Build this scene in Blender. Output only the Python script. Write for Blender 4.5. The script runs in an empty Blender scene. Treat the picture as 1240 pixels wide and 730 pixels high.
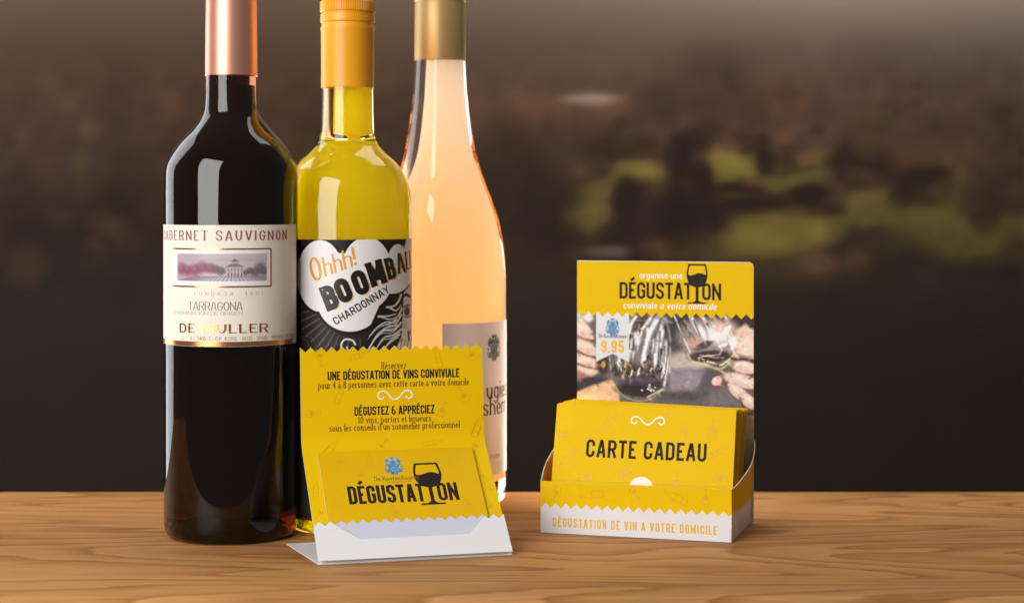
import bpy, math, random
import numpy as np
from mathutils import Vector, Matrix
random.seed(7)
rng = np.random.RandomState(5)
sc = bpy.context.scene
COL = sc.collection
MM = 0.001

# ------------------------------------------------------------------ camera
F, CX, HY, CAMH = 2250.0, 620.0, 240.0, 190.0      # focal (px of the 1240 wide photo), horizon row, height in mm
cam_d = bpy.data.cameras.new('camera')
cam = bpy.data.objects.new('camera', cam_d); COL.objects.link(cam)
cam.location = (0, 0, CAMH*MM); cam.rotation_euler = (math.radians(90), 0, 0)
cam_d.sensor_width = 36; cam_d.lens = F/1240*36
cam_d.shift_y = -(365-HY)/1240
cam_d.clip_start = 0.02; cam_d.clip_end = 50
cam_d.dof.use_dof = True; cam_d.dof.focus_distance = 1.015; cam_d.dof.aperture_fstop = 9
sc.camera = cam

# ------------------------------------------------------------------ world + lamps
w = bpy.data.worlds.new('World'); sc.world = w; w.use_nodes = True
bg = w.node_tree.nodes['Background']
bg.inputs['Color'].default_value = (1.0, 0.95, 0.90, 1); bg.inputs['Strength'].default_value = 0.13

def area(name, loc, target, sx, sy, power, col):
    l = bpy.data.lights.new(name, 'AREA'); l.shape = 'RECTANGLE'
    l.size = sx; l.size_y = sy; l.energy = power; l.color = col
    o = bpy.data.objects.new(name, l); COL.objects.link(o)
    o.location = loc
    d = Vector(target)-Vector(loc)
    o.rotation_euler = d.to_track_quat('-Z', 'Y').to_euler()
    return o
area('key_softbox', (-0.80, -0.04, 0.66), (-0.08, 1.05, 0.28), 0.92, 1.25, 27, (1.0, 0.98, 0.955))
area('rim_softbox', (-1.02, 1.60, 0.45), (-0.05, 1.1, 0.20), 0.62, 1.3, 8.0, (0.93, 0.96, 1.0))
area('back_softbox', (0.10, 1.62, 1.30), (0.0, 1.05, 0.05), 1.3, 0.6, 7.5, (1.0, 0.97, 0.93))
area('added_wine_backlight', (-0.11, 1.52, -0.16), (-0.09, 1.13, 0.17), 0.62, 0.18, 66, (1.0, 0.97, 0.92))  # added lamp, hidden below the table's back edge, to make the wines glow

sc.view_settings.view_transform = 'Standard'; sc.view_settings.look = 'None'
sc.view_settings.exposure = 0; sc.view_settings.gamma = 1; sc.view_settings.use_curve_mapping = False
cy = sc.cycles
cy.use_denoising = True
try: cy.denoiser = 'OPENIMAGEDENOISE'
except Exception: pass
cy.max_bounces = 14; cy.transmission_bounces = 12; cy.glossy_bounces = 5; cy.diffuse_bounces = 4
cy.caustics_refractive = True; cy.caustics_reflective = True; cy.sample_clamp_indirect = 8; cy.blur_glossy = 0.4

# ------------------------------------------------------------------ small helpers
def lin(c):
    c = np.asarray(c, dtype=float)/255.0
    return np.where(c <= 0.04045, c/12.92, ((c+0.055)/1.055)**2.4)

def thing(name, label, cat, loc=(0, 0, 0), rz=0, group=None):
    o = bpy.data.objects.new(name, None); COL.objects.link(o)
    o.empty_display_size = 0.02
    o.location = loc; o.rotation_euler = (0, 0, rz)
    o['label'] = label; o['category'] = cat
    if group: o['group'] = group
    return o

class MB:
    def __init__(s): s.v = []; s.f = []; s.layer = 0
    def add(s, vs, fs):
        n = len(s.v); s.v += [tuple(p) for p in vs]; s.f += [tuple(i+n for i in f) for f in fs]
    def build(s, name, mat, parent=None, smooth=None):
        me = bpy.data.meshes.new(name)
        me.from_pydata([(a*MM, b*MM, c*MM) for a, b, c in s.v], [], s.f)
        me.materials.append(mat); me.update()
        o = bpy.data.objects.new(name, me); COL.objects.link(o)
        if parent is not None: o.parent = parent
        if smooth is not None:
            me.polygons.foreach_set('use_smooth', [True]*len(me.polygons))
            if smooth > 0: me.set_sharp_from_angle(angle=math.radians(smooth))
        return o

def sheet(mb, fn, us, v0, v1, nv, th):
    """slab over u samples; v runs from v0(u) to v1(u); fn(u,v,off)->(x,y,z); th thickness behind off 0"""
    us = list(us); nu = len(us)
    def rows(off):
        return [fn(u, v0(u)+(v1(u)-v0(u))*j/nv, off) for u in us for j in range(nv+1)]
    A = rows(0.0); B = rows(-th); n = len(A); k = nv+1
    fs = []
    for i in range(nu-1):
        for j in range(nv):
            a = i*k+j; b = (i+1)*k+j
            fs.append((a, b, b+1, a+1)); fs.append((n+a, n+a+1, n+b+1, n+b))
        a = i*k; b = (i+1)*k
        fs.append((a, n+a, n+b, b)); a += nv; b += nv
        fs.append((a, b, n+b, n+a))
    for j in range(nv):
        fs.append((j, j+1, n+j+1, n+j)); a = (nu-1)*k+j
        fs.append((a, n+a, n+a+1, a+1))
    mb.add(A+B, fs)

def zig(u, pitch, amp, ph=0.0):
    t = (u/pitch+ph) % 1.0
    return amp*(1-4*abs(t-0.5))          # -amp..+amp
def zig_us(u0, u1, pitch, ph=0.0):
    us = {round(u0, 5), round(u1, 5)}
    k = math.floor((u0/pitch+ph)*2)-1
    while True:
        u = (k/2-ph)*pitch
        if u > u1: break
        if u > u0+1e-4 and u < u1-1e-4: us.add(round(u, 5))
        k += 1
    return sorted(us)

def lathe(mb, prof, n=96, rfun=None, close=False, xoff=None):
    k = len(prof); vs = []; fs = []
    for i in range(n):
        a = 2*math.pi*i/n
        for j, (r, z) in enumerate(prof):
            rr = r if rfun is None else rfun(r, z, a, j)
            vs.append((rr*math.sin(a)+(xoff(j) if xoff else 0.0), -rr*math.cos(a), z))
    for i in range(n):
        b = ((i+1) % n)*k; a = i*k
        for j in range(k-1):
            fs.append((a+j, b+j, b+j+1, a+j+1))
        if close: fs.append((a+k-1, b+k-1, b, a))
    # caps at poles are made by r ~ 0 rows
    mb.add(vs, fs)

def smooth_prof(pts, sub=6):
    """Catmull-Rom through (r,z) points"""
    P = [np.array(p, float) for p in pts]; out = []
    for i in range(len(P)-1):
        p0 = P[max(i-1, 0)]; p1 = P[i]; p2 = P[i+1]; p3 = P[min(i+2, len(P)-1)]
        for t in np.linspace(0, 1, sub, endpoint=False):
            out.append(tuple(0.5*((2*p1)+(-p0+p2)*t+(2*p0-5*p1+4*p2-p3)*t*t+(-p0+3*p1-3*p2+p3)*t**3)))
    out.append(tuple(P[-1])); return out

# ------------------------------------------------------------------ materials
def principled(name, col, rough=0.5, metal=0.0, spec=0.5, coat=0.0, bump=0.0, bscale=400, var=0.0, sheen=None, aniso=0.0):
    m = bpy.data.materials.new(name); m.use_nodes = True
    nt = m.node_tree; b = nt.nodes['Principled BSDF']
    c = tuple(lin(col)) if max(col) > 1.0 else tuple(col)
    b.inputs['Base Color'].default_value = (*c, 1)
    b.inputs['Roughness'].default_value = rough; b.inputs['Metallic'].default_value = metal
    b.inputs['Specular IOR Level'].default_value = spec
    b.inputs['Coat Weight'].default_value = coat; b.inputs['Coat Roughness'].default_value = 0.15
    b.inputs['Anisotropic'].default_value = aniso
    tc = nt.nodes.new('ShaderNodeTexCoord')
    if bump > 0:
        nz = nt.nodes.new('ShaderNodeTexNoise'); nz.inputs['Scale'].default_value = bscale; nz.inputs['Detail'].default_value = 4
        nt.links.new(tc.outputs['Object'], nz.inputs['Vector'])
        bp = nt.nodes.new('ShaderNodeBump'); bp.inputs['Strength'].default_value = bump; bp.inputs['Distance'].default_value = 0.0006
        nt.links.new(nz.outputs['Fac'], bp.inputs['Height']); nt.links.new(bp.outputs['Normal'], b.inputs['Normal'])
    if var > 0:
        n2 = nt.nodes.new('ShaderNodeTexNoise'); n2.inputs['Scale'].default_value = 60; n2.inputs['Detail'].default_value = 5
        nt.links.new(tc.outputs['Object'], n2.inputs['Vector'])
        r = nt.nodes.new('ShaderNodeMapRange'); r.inputs['To Min'].default_value = 1-var; r.inputs['To Max'].default_value = 1+var
        nt.links.new(n2.outputs['Fac'], r.inputs['Value'])
        mx = nt.nodes.new('ShaderNodeVectorMath'); mx.operation = 'SCALE'; mx.inputs[0].default_value = c
        nt.links.new(r.outputs['Result'], mx.inputs['Scale']); nt.links.new(mx.outputs['Vector'], b.inputs['Base Color'])
    return m

def print_mat(name, rough=0.5, spec=0.4):
    m = bpy.data.materials.new(name); m.use_nodes = True
    nt = m.node_tree; b = nt.nodes['Principled BSDF']
    a = nt.nodes.new('ShaderNodeAttribute'); a.attribute_name = 'ink'
    nt.links.new(a.outputs['Color'], b.inputs['Base Color'])
    b.inputs['Roughness'].default_value = rough; b.inputs['Specular IOR Level'].default_value = spec
    return m

def glass_mat(name, tint, absorb, density, rough=0.0):
    m = bpy.data.materials.new(name); m.use_nodes = True
    nt = m.node_tree; b = nt.nodes['Principled BSDF']
    b.inputs['Base Color'].default_value = (*tint, 1); b.inputs['Transmission Weight'].default_value = 1
    b.inputs['Roughness'].default_value = rough; b.inputs['IOR'].default_value = 1.5
    tc = nt.nodes.new('ShaderNodeTexCoord')
    mp = nt.nodes.new('ShaderNodeMapping'); mp.inputs['Scale'].default_value = (1, 1, 0.25)
    nz = nt.nodes.new('ShaderNodeTexNoise'); nz.inputs['Scale'].default_value = 38; nz.inputs['Detail'].default_value = 1
    bp = nt.nodes.new('ShaderNodeBump'); bp.inputs['Strength'].default_value = 0.06; bp.inputs['Distance'].default_value = 0.002
    nt.links.new(tc.outputs['Object'], mp.inputs['Vector']); nt.links.new(mp.outputs['Vector'], nz.inputs['Vector'])
    nt.links.new(nz.outputs['Fac'], bp.inputs['Height']); nt.links.new(bp.outputs['Normal'], b.inputs['Normal'])
    if density > 0:
        va = nt.nodes.new('ShaderNodeVolumeAbsorption')
        va.inputs['Color'].default_value = (*absorb, 1); va.inputs['Density'].default_value = density
        nt.links.new(va.outputs['Volume'], nt.nodes['Material Output'].inputs['Volume'])
    return m

def wine_mat(name, col, trans, thin=None, z0=0.0, z1=1.0):
    m = bpy.data.materials.new(name); m.use_nodes = True
    nt = m.node_tree; N = nt.nodes.new
    nt.nodes.remove(nt.nodes['Principled BSDF'])
    d = N('ShaderNodeBsdfDiffuse'); d.inputs['Color'].default_value = (*col, 1)
    t = N('ShaderNodeBsdfTranslucent'); t.inputs['Color'].default_value = (*col, 1)
    mx = N('ShaderNodeMixShader'); mx.inputs['Fac'].default_value = trans
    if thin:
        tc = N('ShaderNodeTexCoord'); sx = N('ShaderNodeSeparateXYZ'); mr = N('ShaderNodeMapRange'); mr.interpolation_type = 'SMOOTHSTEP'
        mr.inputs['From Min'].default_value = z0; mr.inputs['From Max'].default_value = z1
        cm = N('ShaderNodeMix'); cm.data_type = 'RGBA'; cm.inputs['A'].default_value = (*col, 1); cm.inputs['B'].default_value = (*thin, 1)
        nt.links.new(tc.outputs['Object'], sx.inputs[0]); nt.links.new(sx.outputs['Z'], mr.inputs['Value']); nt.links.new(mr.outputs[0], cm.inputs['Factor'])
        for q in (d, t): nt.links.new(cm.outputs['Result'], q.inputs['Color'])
    nt.links.new(d.outputs[0], mx.inputs[1]); nt.links.new(t.outputs[0], mx.inputs[2])
    nt.links.new(mx.outputs[0], nt.nodes['Material Output'].inputs['Surface'])
    return m

YEL = (0.785, 0.500, 0.003)
M = dict(
    yellow=principled('yellow_print', YEL, 0.5, spec=0.06, bump=0.02, bscale=900, var=0.02),
    yellow_card=principled('yellow_gloss_card', (0.71, 0.430, 0.003), 0.35, spec=0.10, var=0.02),
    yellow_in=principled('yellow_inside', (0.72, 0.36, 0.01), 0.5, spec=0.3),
    motif=principled('motif_ink', (0.67, 0.365, 0.005), 0.4, spec=0.3),
    white=principled('white_card', (0.73, 0.72, 0.735), 0.45, spec=0.35, bump=0.03, bscale=700, var=0.015),
    white_plastic=principled('white_plastic', (0.57, 0.585, 0.70), 0.3, spec=0.45),
    ink=principled('dark_ink', (0.022, 0.016, 0.012), 0.55, spec=0.12),
    brown_ink=principled('brown_ink', (0.20, 0.095, 0.012), 0.5, spec=0.3),
    white_ink=principled('white_ink', (0.88, 0.84, 0.72), 0.45, spec=0.3),
    gold_ink=principled('yellow_ink', (0.80, 0.47, 0.03), 0.45, spec=0.3),
    blue_ink=principled('blue_ink', (0.09, 0.25, 0.45), 0.5, spec=0.3),
    blue_pale=principled('pale_blue_ink', (0.35, 0.52, 0.70), 0.5, spec=0.3),
    navy_ink=principled('navy_ink', (0.05, 0.06, 0.10), 0.5, spec=0.3),
    cut_edge=principled('cut_paper_edge', (0.72, 0.56, 0.32), 0.7, spec=0.2),
    cream=principled('cream_label_paper', (0.80, 0.74, 0.64), 0.6, spec=0.25, bump=0.12, bscale=1100, var=0.04),
    pink_paper=principled('rosy_label_paper', (0.84, 0.66, 0.58), 0.55, spec=0.3, bump=0.08, bscale=1000, var=0.03),
    red_ink=principled('dusky_red_ink', (0.33, 0.085, 0.09), 0.55, spec=0.25),
    grey_ink=principled('grey_ink', (0.22, 0.19, 0.17), 0.55, spec=0.25),
    pale_grey_ink=principled('pale_grey_ink', (0.42, 0.38, 0.34), 0.55, spec=0.25),
    copper_foil=principled('copper_foil', (0.90, 0.42, 0.16), 0.24, metal=1.0),
    copper=principled('copper_capsule', (0.74, 0.365, 0.255), 0.38, metal=0.75, bump=0.10, bscale=70),
    orange_cap=principled('orange_cap_paint', (0.80, 0.335, 0.008), 0.36, metal=0.0, spec=0.5, bump=0.06, bscale=90),
    gold_cap=principled('gold_cap_paint', (0.46, 0.315, 0.125), 0.42, metal=0.4, bump=0.06, bscale=90),
    black_label_ink=principled('label_black_ink', (0.012, 0.011, 0.011), 0.35, spec=0.4),
    orange_ink=principled('label_orange_ink', (0.72, 0.32, 0.02), 0.4, spec=0.4),
    thin_orange=principled('label_pale_orange_ink', (0.75, 0.48, 0.20), 0.4, spec=0.4),
    photo=print_mat('photo_print', 0.45, 0.06),
    label_print=print_mat('label_print', 0.42, 0.16),
    backdrop=print_mat('backdrop_print', 0.9, 0.1),
    red_glass=glass_mat('dark_bottle_glass', (1, 1, 1), (0.60, 0.30, 0.10), 130),
    white_glass=glass_mat('olive_bottle_glass', (1, 1, 1), (0.74, 0.72, 0.20), 15),
    rose_glass=glass_mat('clear_bottle_glass', (1, 1, 1), (1.0, 0.70, 0.42), 9),
    red_wine=principled('red_wine', (0.034, 0.021, 0.019), 0.5, spec=0.0),
    white_wine=wine_mat('white_wine', (0.99, 0.81, 0.005), 0.5),
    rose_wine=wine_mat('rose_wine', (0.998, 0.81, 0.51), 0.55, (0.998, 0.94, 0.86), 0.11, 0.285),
)

# ------------------------------------------------------------------ stroke lettering
CAPS = {
 'A': (.44, [[(0, 0), (.42, 1), (.58, 1), (1, 0)], [(.16, .27), (.84, .27)]]),
 'B': (.42, [['c', (0, 0), (1, 0, 1), (1, .53, .8), (0, .53)], ['c', (0, .53), (.93, .53, .8), (.93, 1, 1), (0, 1)]]),
 'C': (.42, [[(1, .34), (1, 0, 1), (0, 0, 1), (0, 1, 1), (1, 1, 1), (1, .66)]]),
 'D': (.42, [['c', (0, 0), (1, 0, 1), (1, 1, 1), (0, 1)]]),
 'E': (.36, [[(1, 0), (0, 0), (0, 1), (1, 1)], [(0, .52), (.85, .52)]]),
 'F': (.36, [[(0, 0), (0, 1), (1, 1)], [(0, .5), (.85, .5)]]),
 'G': (.42, [[(1, .7), (1, 1, 1), (0, 1, 1), (0, 0, 1), (1, 0, 1), (1, .48), (.55, .48)]]),
 'H': (.43, [[(0, 0), (0, 1)], [(1, 0), (1, 1)], [(0, .52), (1, .52)]]),
 'I': (.14, [[(.5, 0), (.5, 1)]]),
 'K': (.42, [[(0, 0), (0, 1)], [(1, 1), (.05, .42)], [(.35, .6), (1, 0)]]),
 'L': (.35, [[(0, 1), (0, 0), (1, 0)]]),
 'M': (.54, [[(0, 0), (0, 1), (.5, .12), (1, 1), (1, 0)]]),
 'N': (.44, [[(0, 0), (0, 1), (1, 0), (1, 1)]]),
 'O': (.42, [['c', (0, 0, 1), (1, 0, 1), (1, 1, 1), (0, 1, 1)]]),
 'P': (.40, [[(0, 0), (0, 1), (1, 1, 1), (1, .45, 1), (0, .45)]]),
 'R': (.42, [[(0, 0), (0, 1), (1, 1, 1), (1, .47, 1), (0, .47)], [(.6, .47), (1, 0)]]),
 'S': (.41, [[(0, .27), (0, 0, 1), (1, 0, 1), (1, .44, .9), (0, .58, .9), (0, 1, 1), (1, 1, 1), (1, .73)]]),
 'T': (.40, [[(.5, 0), (.5, 1)], [(0, 1), (1, 1)]]),
 'U': (.42, [[(0, 1), (0, 0, 1), (1, 0, 1), (1, 1)]]),
 'V': (.43, [[(0, 1), (.46, 0), (.54, 0), (1, 1)]]),
 'X': (.43, [[(0, 0), (1, 1)], [(0, 1), (1, 0)]]),
 'Y': (.43, [[(0, 1), (.5, .42), (1, 1)], [(.5, .42), (.5, 0)]]),
 'Z': (.38, [[(0, 1), (1, 1), (0, 0), (1, 0)]]),
 '&': (.44, [[(1, .45), (1, 0, 1), (0, 0, 1), (0, .55, .8), (.75, .55)], [(.8, 1), (.08, 1, 1), (.08, .55, .8), (.5, .55)]]),
 '0': (.42, [['c', (0, 0, 1), (1, 0, 1), (1, 1, 1), (0, 1, 1)]]),
 '1': (.24, [[(.1, .8), (.6, 1), (.6, 0)]]),
 '2': (.41, [[(0, .75), (0, 1, 1), (1, 1, 1), (1, .6, .6), (0, 0), (1, 0)]]),
 '3': (.41, [[(0, .8), (0, 1, 1), (1, 1, 1), (1, .53, .8), (.4, .53)], [(.4, .53), (1, .53, .8), (1, 0, 1), (0, 0, 1), (0, .2)]]),
 '4': (.43, [[(.75, 0), (.75, 1), (0, .3), (1, .3)]]),
 '5': (.41, [[(1, 1), (0, 1), (0, .56), (1, .56, 1), (1, 0, 1), (0, 0, 1), (0, .25)]]),
 '8': (.41, [['c', (0, 0, 1), (1, 0, 1), (1, .53, .9), (0, .53, .9)], ['c', (.06, .53, .9), (.94, .53, .9), (.94, 1, 1), (.06, 1, 1)]]),
 '9': (.41, [['c', (0, .42, 1), (1, .42, 1), (1, 1, 1), (0, 1, 1)], [(1, .7), (1, 0, 1), (0, 0, 1), (0, .22)]]),
 ',': (.12, [[(.5, .08), (.3, -.12)]]), '.': (.12, [[(.5, 0), (.5, .06)]]), '-': (.26, [[(0, .45), (1, .45)]]),
 "'": (.12, [[(.5, 1), (.4, .78)]]), '!': (.14, [[(.6, 1), (.5, .3)], [(.45, .08), (.45, .0)]]), ' ': (.17, []),
}
CAPS['É'] = (.36, CAPS['E'][1]+[[(.12, 1.20), (.95, 1.40)]])
CAPS['Ó'] = (.42, CAPS['O'][1]+[[(.4, 1.13), (.7, 1.27)]])
X = .62
LOW = {
 'a': (.40, [[(.05, X*.85), (.15, X, .8), (.9, X, 1), (.9, 0)], ['c', (0, 0, .8), (.9, 0, .5), (.9, X*.55, .5), (0, X*.55, .8)]]),
 'b': (.42, [[(0, 1), (0, 0), (1, 0, 1), (1, X, 1), (0, X, .5)]]),
 'c': (.37, [[(1, X*.8), (.95, X, 1), (0, X, 1), (0, 0, 1), (1, 0, 1), (1, X*.2)]]),
 'd': (.42, [[(1, 1), (1, 0), (0, 0, 1), (0, X, 1), (1, X, .5)]]),
 'e': (.38, [[(0, X*.52), (1, X*.52), (1, X, 1), (0, X, 1), (0, 0, 1), (1, 0, 1), (1, X*.18)]]),
 'f': (.26, [[(.35, 0), (.35, 1, 1), (1, 1, .6)], [(0, X), (.9, X)]]),
 'g': (.42, [[(1, X), (1, -.3, 1), (0, -.3, 1), (.05, -.15)], ['c', (0, .02, 1), (1, .02, 1), (1, X, 1), (0, X, 1)]]),
 'h': (.42, [[(0, 0), (0, 1)], [(0, X*.75), (.1, X, .8), (1, X, 1), (1, 0)]]),
 'i': (.13, [[(.5, 0), (.5, X)], [(.5, .84), (.5, .92)]]),
 'l': (.13, [[(.5, 0), (.5, 1)]]),
 'm': (.64, [[(0, 0), (0, X)], [(0, X, .5), (.5, X, .8), (.5, 0)], [(.5, X, .5), (1, X, .8), (1, 0)]]),
 'n': (.42, [[(0, 0), (0, X)], [(0, X*.75), (.1, X, .8), (1, X, 1), (1, 0)]]),
 'o': (.42, [['c', (0, 0, 1), (1, 0, 1), (1, X, 1), (0, X, 1)]]),
 'p': (.42, [[(0, -.3), (0, X), (1, X, 1), (1, 0, 1), (0, 0, .5)]]),
 'q': (.42, [[(1, -.3), (1, X), (0, X, 1), (0, 0, 1), (1, 0, .5)]]),
 'r': (.28, [[(0, 0), (0, X)], [(0, X*.7), (.2, X, .8), (1, X, .5), (1, X*.85)]]),
 's': (.34, [[(0, X*.22), (.05, 0, 1), (1, 0, 1), (1, X*.46, .8), (0, X*.56, .8), (0, X, 1), (.95, X, 1), (.95, X*.8)]]),
 't': (.27, [[(.35, .85), (.35, 0, 1), (1, 0, .6)], [(0, X), (.9, X)]]),
 'u': (.42, [[(0, X), (0, 0, 1), (1, 0, 1), (1, X)], [(1, X), (1, 0)]]),
 'v': (.40, [[(0, X), (.5, 0), (1, X)]]),
 'z': (.36, [[(0, X), (1, X), (0, 0), (1, 0)]]),
}
LOW['é'] = (.38, LOW['e'][1]+[[(.35, .78), (.75, .95)]])
LOW['à'] = (.40, LOW['a'][1]+[[(.25, .95), (.65, .78)]])
GLY = dict(CAPS); GLY.update(LOW)

def round_poly(pts, closed, sx, sy, rx, ry):
    P = [np.array((p[0]*sx, p[1]*sy)) for p in pts]; R = [p[2] if len(p) > 2 else 0 for p in pts]
    n = len(P); out = []
    for i in range(n):
        if R[i] <= 0 or (not closed and i in (0, n-1)):
            out.append(P[i]); continue
        a, b, c = P[i-1], P[i], P[(i+1) % n]
        d1 = b-a; L1 = np.linalg.norm(d1)+1e-9; d1 = d1/L1
        d2 = c-b; L2 = np.linalg.norm(d2)+1e-9; d2 = d2/L2
        def rad(d, L, other):
            r = R[i]*(abs(d[0])*rx+abs(d[1])*ry)
            return min(r, L*(0.5 if other > 0 else 0.98))
        r1 = rad(d1, L1, R[i-1]); r2 = rad(d2, L2, R[(i+1) % n])
        C = b-d1*r1+d2*r2
        for k in range(6):
            t = math.pi/2*k/5
            out.append(C-d2*r2*math.cos(t)+d1*r1*math.sin(t))
    o2 = [out[0]]
    for p in out[1:]:
        if np.linalg.norm(p-o2[-1]) > 1e-5: o2.append(p)
    if closed and np.linalg.norm(o2[0]-o2[-1]) < 1e-5: o2.pop()
    return o2

def stroke(mb, pts, closed, hw, place, maxseg=None):
    """pts 2d; hw(dir)->half width"""
    pts = [np.array(p, float) for p in pts]
    if maxseg:
        q = []
        m = len(pts) if closed else len(pts)-1
        for i in range(m):
            a = pts[i]; b = pts[(i+1) % len(pts)]
            k = max(1, int(np.linalg.norm(b-a)/maxseg))
            for j in range(k): q.append(a+(b-a)*j/k)
        if not closed: q.append(pts[-1])
        pts = q
    n = len(pts); vs = []
    mb.layer = (mb.layer+1) % 12
    off = 0.004*mb.layer
    for i in range(n):
        a = pts[i-1] if (i > 0 or closed) else None
        b = pts[(i+1) % n] if (i < n-1 or closed) else None
        d1 = (pts[i]-a) if a is not None else (b-pts[i]); d2 = (b-pts[i]) if b is not None else d1
        d1 = d1/(np.linalg.norm(d1)+1e-9); d2 = d2/(np.linalg.norm(d2)+1e-9)
        n1 = np.array((-d1[1], d1[0])); n2 = np.array((-d2[1], d2[0]))
        h1, h2 = hw(d1), hw(d2)
        nn = n1+n2; L = np.linalg.norm(nn)
        nn = nn/L if L > 1e-6 else n1
        c = max(0.45, float(np.dot(nn, n1)))
        h = 0.5*(h1+h2)/c
        for sgn in (1, -1):
            p = pts[i]+nn*h*sgn
            vs.append(place(p[0], p[1], off))
    fs = []
    for i in range(n if closed else n-1):
        a = 2*i; b = 2*((i+1) % n)
        fs.append((a, a+1, b+1, b))
    mb.add(vs, fs)

def text_width(s, h, wt, track, wscale):
    x = 0
    for ch in s:
        x += GLY[ch][0]*wscale*h+track*h
    return x-track*h

def text(mb, s, place, x0, y0, h, width=None, weight=.14, thin=None, track=.06, wscale=1.0, serif=0.0, oval=False, anchor='l', slant=0.0, maxseg=None, glyph_dx=None):
    """draw s with baseline start (x0,y0), cap height h (units of place). width: fit the total width."""
    w0 = text_width(s, h, weight, track, wscale)
    k = 1.0 if width is None else width/w0
    if anchor == 'c': x0 = x0-w0*k/2
    if anchor == 'r': x0 = x0-w0*k
    t = weight*h
    thin_h = t if thin is None else thin*h
    hw = (lambda d: 0.5*t) if thin is None else (lambda d: 0.5*(thin_h+(t-thin_h)*abs(d[1])**1.3))
    x = 0
    for ch in s:
        gw, strokes = GLY[ch]
        gw = gw*wscale*h*k
        pl_ = place
        if ch in 'AMNVXYZK':
            place_c = lambda u, v, off=0.0: place(u, min(y0+h, max(y0, v)), off)
        else: place_c = place
        ix = gw-t; iy = h-thin_h
        for st in strokes:
            closed = st[0] == 'c'; pts = st[1:] if closed else st
            rx = ix/2; ry = ix/2 if not oval else 0.5*h
            pl = round_poly(pts, closed, ix, iy, rx, ry)
            q = [np.array((x0+x+t/2+p[0]+slant*p[1], y0+thin_h/2+p[1])) for p in pl]
            if closed:
                stroke(mb, q, True, hw, place, maxseg)
            else:
                runs = [[q[0]]]
                for m_ in range(1, len(q)):
                    runs[-1].append(q[m_])
                    if m_ < len(q)-1:
                        a_, b_ = q[m_]-q[m_-1], q[m_+1]-q[m_]
                        if np.dot(a_, b_) < -.3*np.linalg.norm(a_)*np.linalg.norm(b_): runs.append([q[m_]])
                for rn in runs:
                    rn = list(rn)
                    for e, nb in ((0, 1), (-1, -2)):
                        d = rn[e]-rn[nb]; d = d/(np.linalg.norm(d)+1e-9)
                        fx = (rn[e][0]-x0-x-t/2-slant*(rn[e][1]-y0))/max(ix, 1e-6); fy = (rn[e][1]-y0-thin_h/2)/iy
                        if abs(d[1]) > .93: ext = thin_h/2 if min(abs(fy-v_) for v_ in (0, 1, X, -.3)) < .03 else 0
                        elif abs(d[0]) > .97: ext = t/2 if min(abs(fx), abs(fx-1)) < .05 else 0
                        elif ch in 'AMNVXYZK': ext = t*.5
                        else: ext = 0
                        rn[e] = rn[e]+d*ext
                    stroke(mb, rn, False, hw, place_c, maxseg)
            if serif > 0 and not closed:
                for e, nb in ((0, 1), (-1, -2)):
                    d = pl[e]-pl[nb]; L = np.linalg.norm(d)
                    yy = pl[e][1]/iy
                    if L > 0 and abs(d[1]/L) > .6 and min(abs(yy-v) for v in (0, 1, X, -.3)) < .03:
                        p = q[e]; sl = serif*h
                        left = sl; right = sl
                        if ch in 'bdhilmnprudu' and yy > .3: right = t/2
                        stroke(mb, [p+np.array((-left, 0)), p+np.array((right, 0))], False, lambda d: thin_h*.5, place, maxseg)
        x += gw+track*h*k
    return x

def fill_cols(mb, xs, y0, y1, place, off=0.0):
    xs = list(xs); vs = []; fs = []
    for x in xs: vs += [place(x, y0(x), off), place(x, y1(x), off)]
    for i in range(len(xs)-1): fs.append((2*i, 2*i+2, 2*i+3, 2*i+1))
    mb.add(vs, fs)

def ellipse(mb, cx, cy, rx, ry, place, ang=0.0, n=14):
    mb.layer = (mb.layer+1) % 12; off = 0.004*mb.layer
    ca, sa = math.cos(ang), math.sin(ang)
    vs = [place(cx, cy, off)]
    for i in range(n):
        a = 2*math.pi*i/n; u, v = rx*math.cos(a), ry*math.sin(a)
        vs.append(place(cx+u*ca-v*sa, cy+u*sa+v*ca, off))
    mb.add(vs, [(0, i+1, (i+1) % n+1) for i in range(n)])

def catmull(pts, sub=8, closed=False):
    P = [np.array(p, float) for p in pts]; n = len(P); out = []
    for i in range(n if closed else n-1):
        if closed: p0, p1, p2, p3 = P[i-1], P[i], P[(i+1) % n], P[(i+2) % n]
        else: p0, p1, p2, p3 = P[max(i-1, 0)], P[i], P[i+1], P[min(i+2, n-1)]
        for t in np.linspace(0, 1, sub, endpoint=False):
            out.append(0.5*((2*p1)+(-p0+p2)*t+(2*p0-5*p1+4*p2-p3)*t*t+(-p0+3*p1-3*p2+p3)*t**3))
    if not closed: out.append(P[-1])
    return out

def wine_glass_icon(mb, cx, y0, h, place):
    xs = np.linspace(-.25, .25, 25)
    bot = lambda x: .42+(1-math.sqrt(max(0, 1-(x/.2501)**2)))*.30
    top = lambda x: max(bot(x)+.001, .745+.03*math.sin((x+.05)*14))
    fill_cols(mb, [cx+x*h for x in xs], lambda X_: y0+h*bot((X_-cx)/h), lambda X_: y0+h*top((X_-cx)/h), place, 0.002)
    side = [(-.205, .98), (-.235, .84), (-.245, .72), (-.21, .56), (-.12, .46), (0, .43), (.12, .46), (.21, .56), (.245, .72), (.235, .84), (.205, .98)]
    S = [(cx+p[0]*h, y0+p[1]*h) for p in catmull(side, 4)]
    stroke(mb, S+[], True, lambda d: .021*h, place)
    stroke(mb, [(cx, y0+.45*h), (cx, y0+.02*h)], False, lambda d: .036*h, place)
    foot = np.linspace(-.23, .23, 21)
    fill_cols(mb, [cx+x*h for x in foot], lambda X_: y0, lambda X_: y0+h*(.035+.10*max(0, 1-abs((X_-cx)/h)/.13)**2), place, 0.03)

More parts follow.
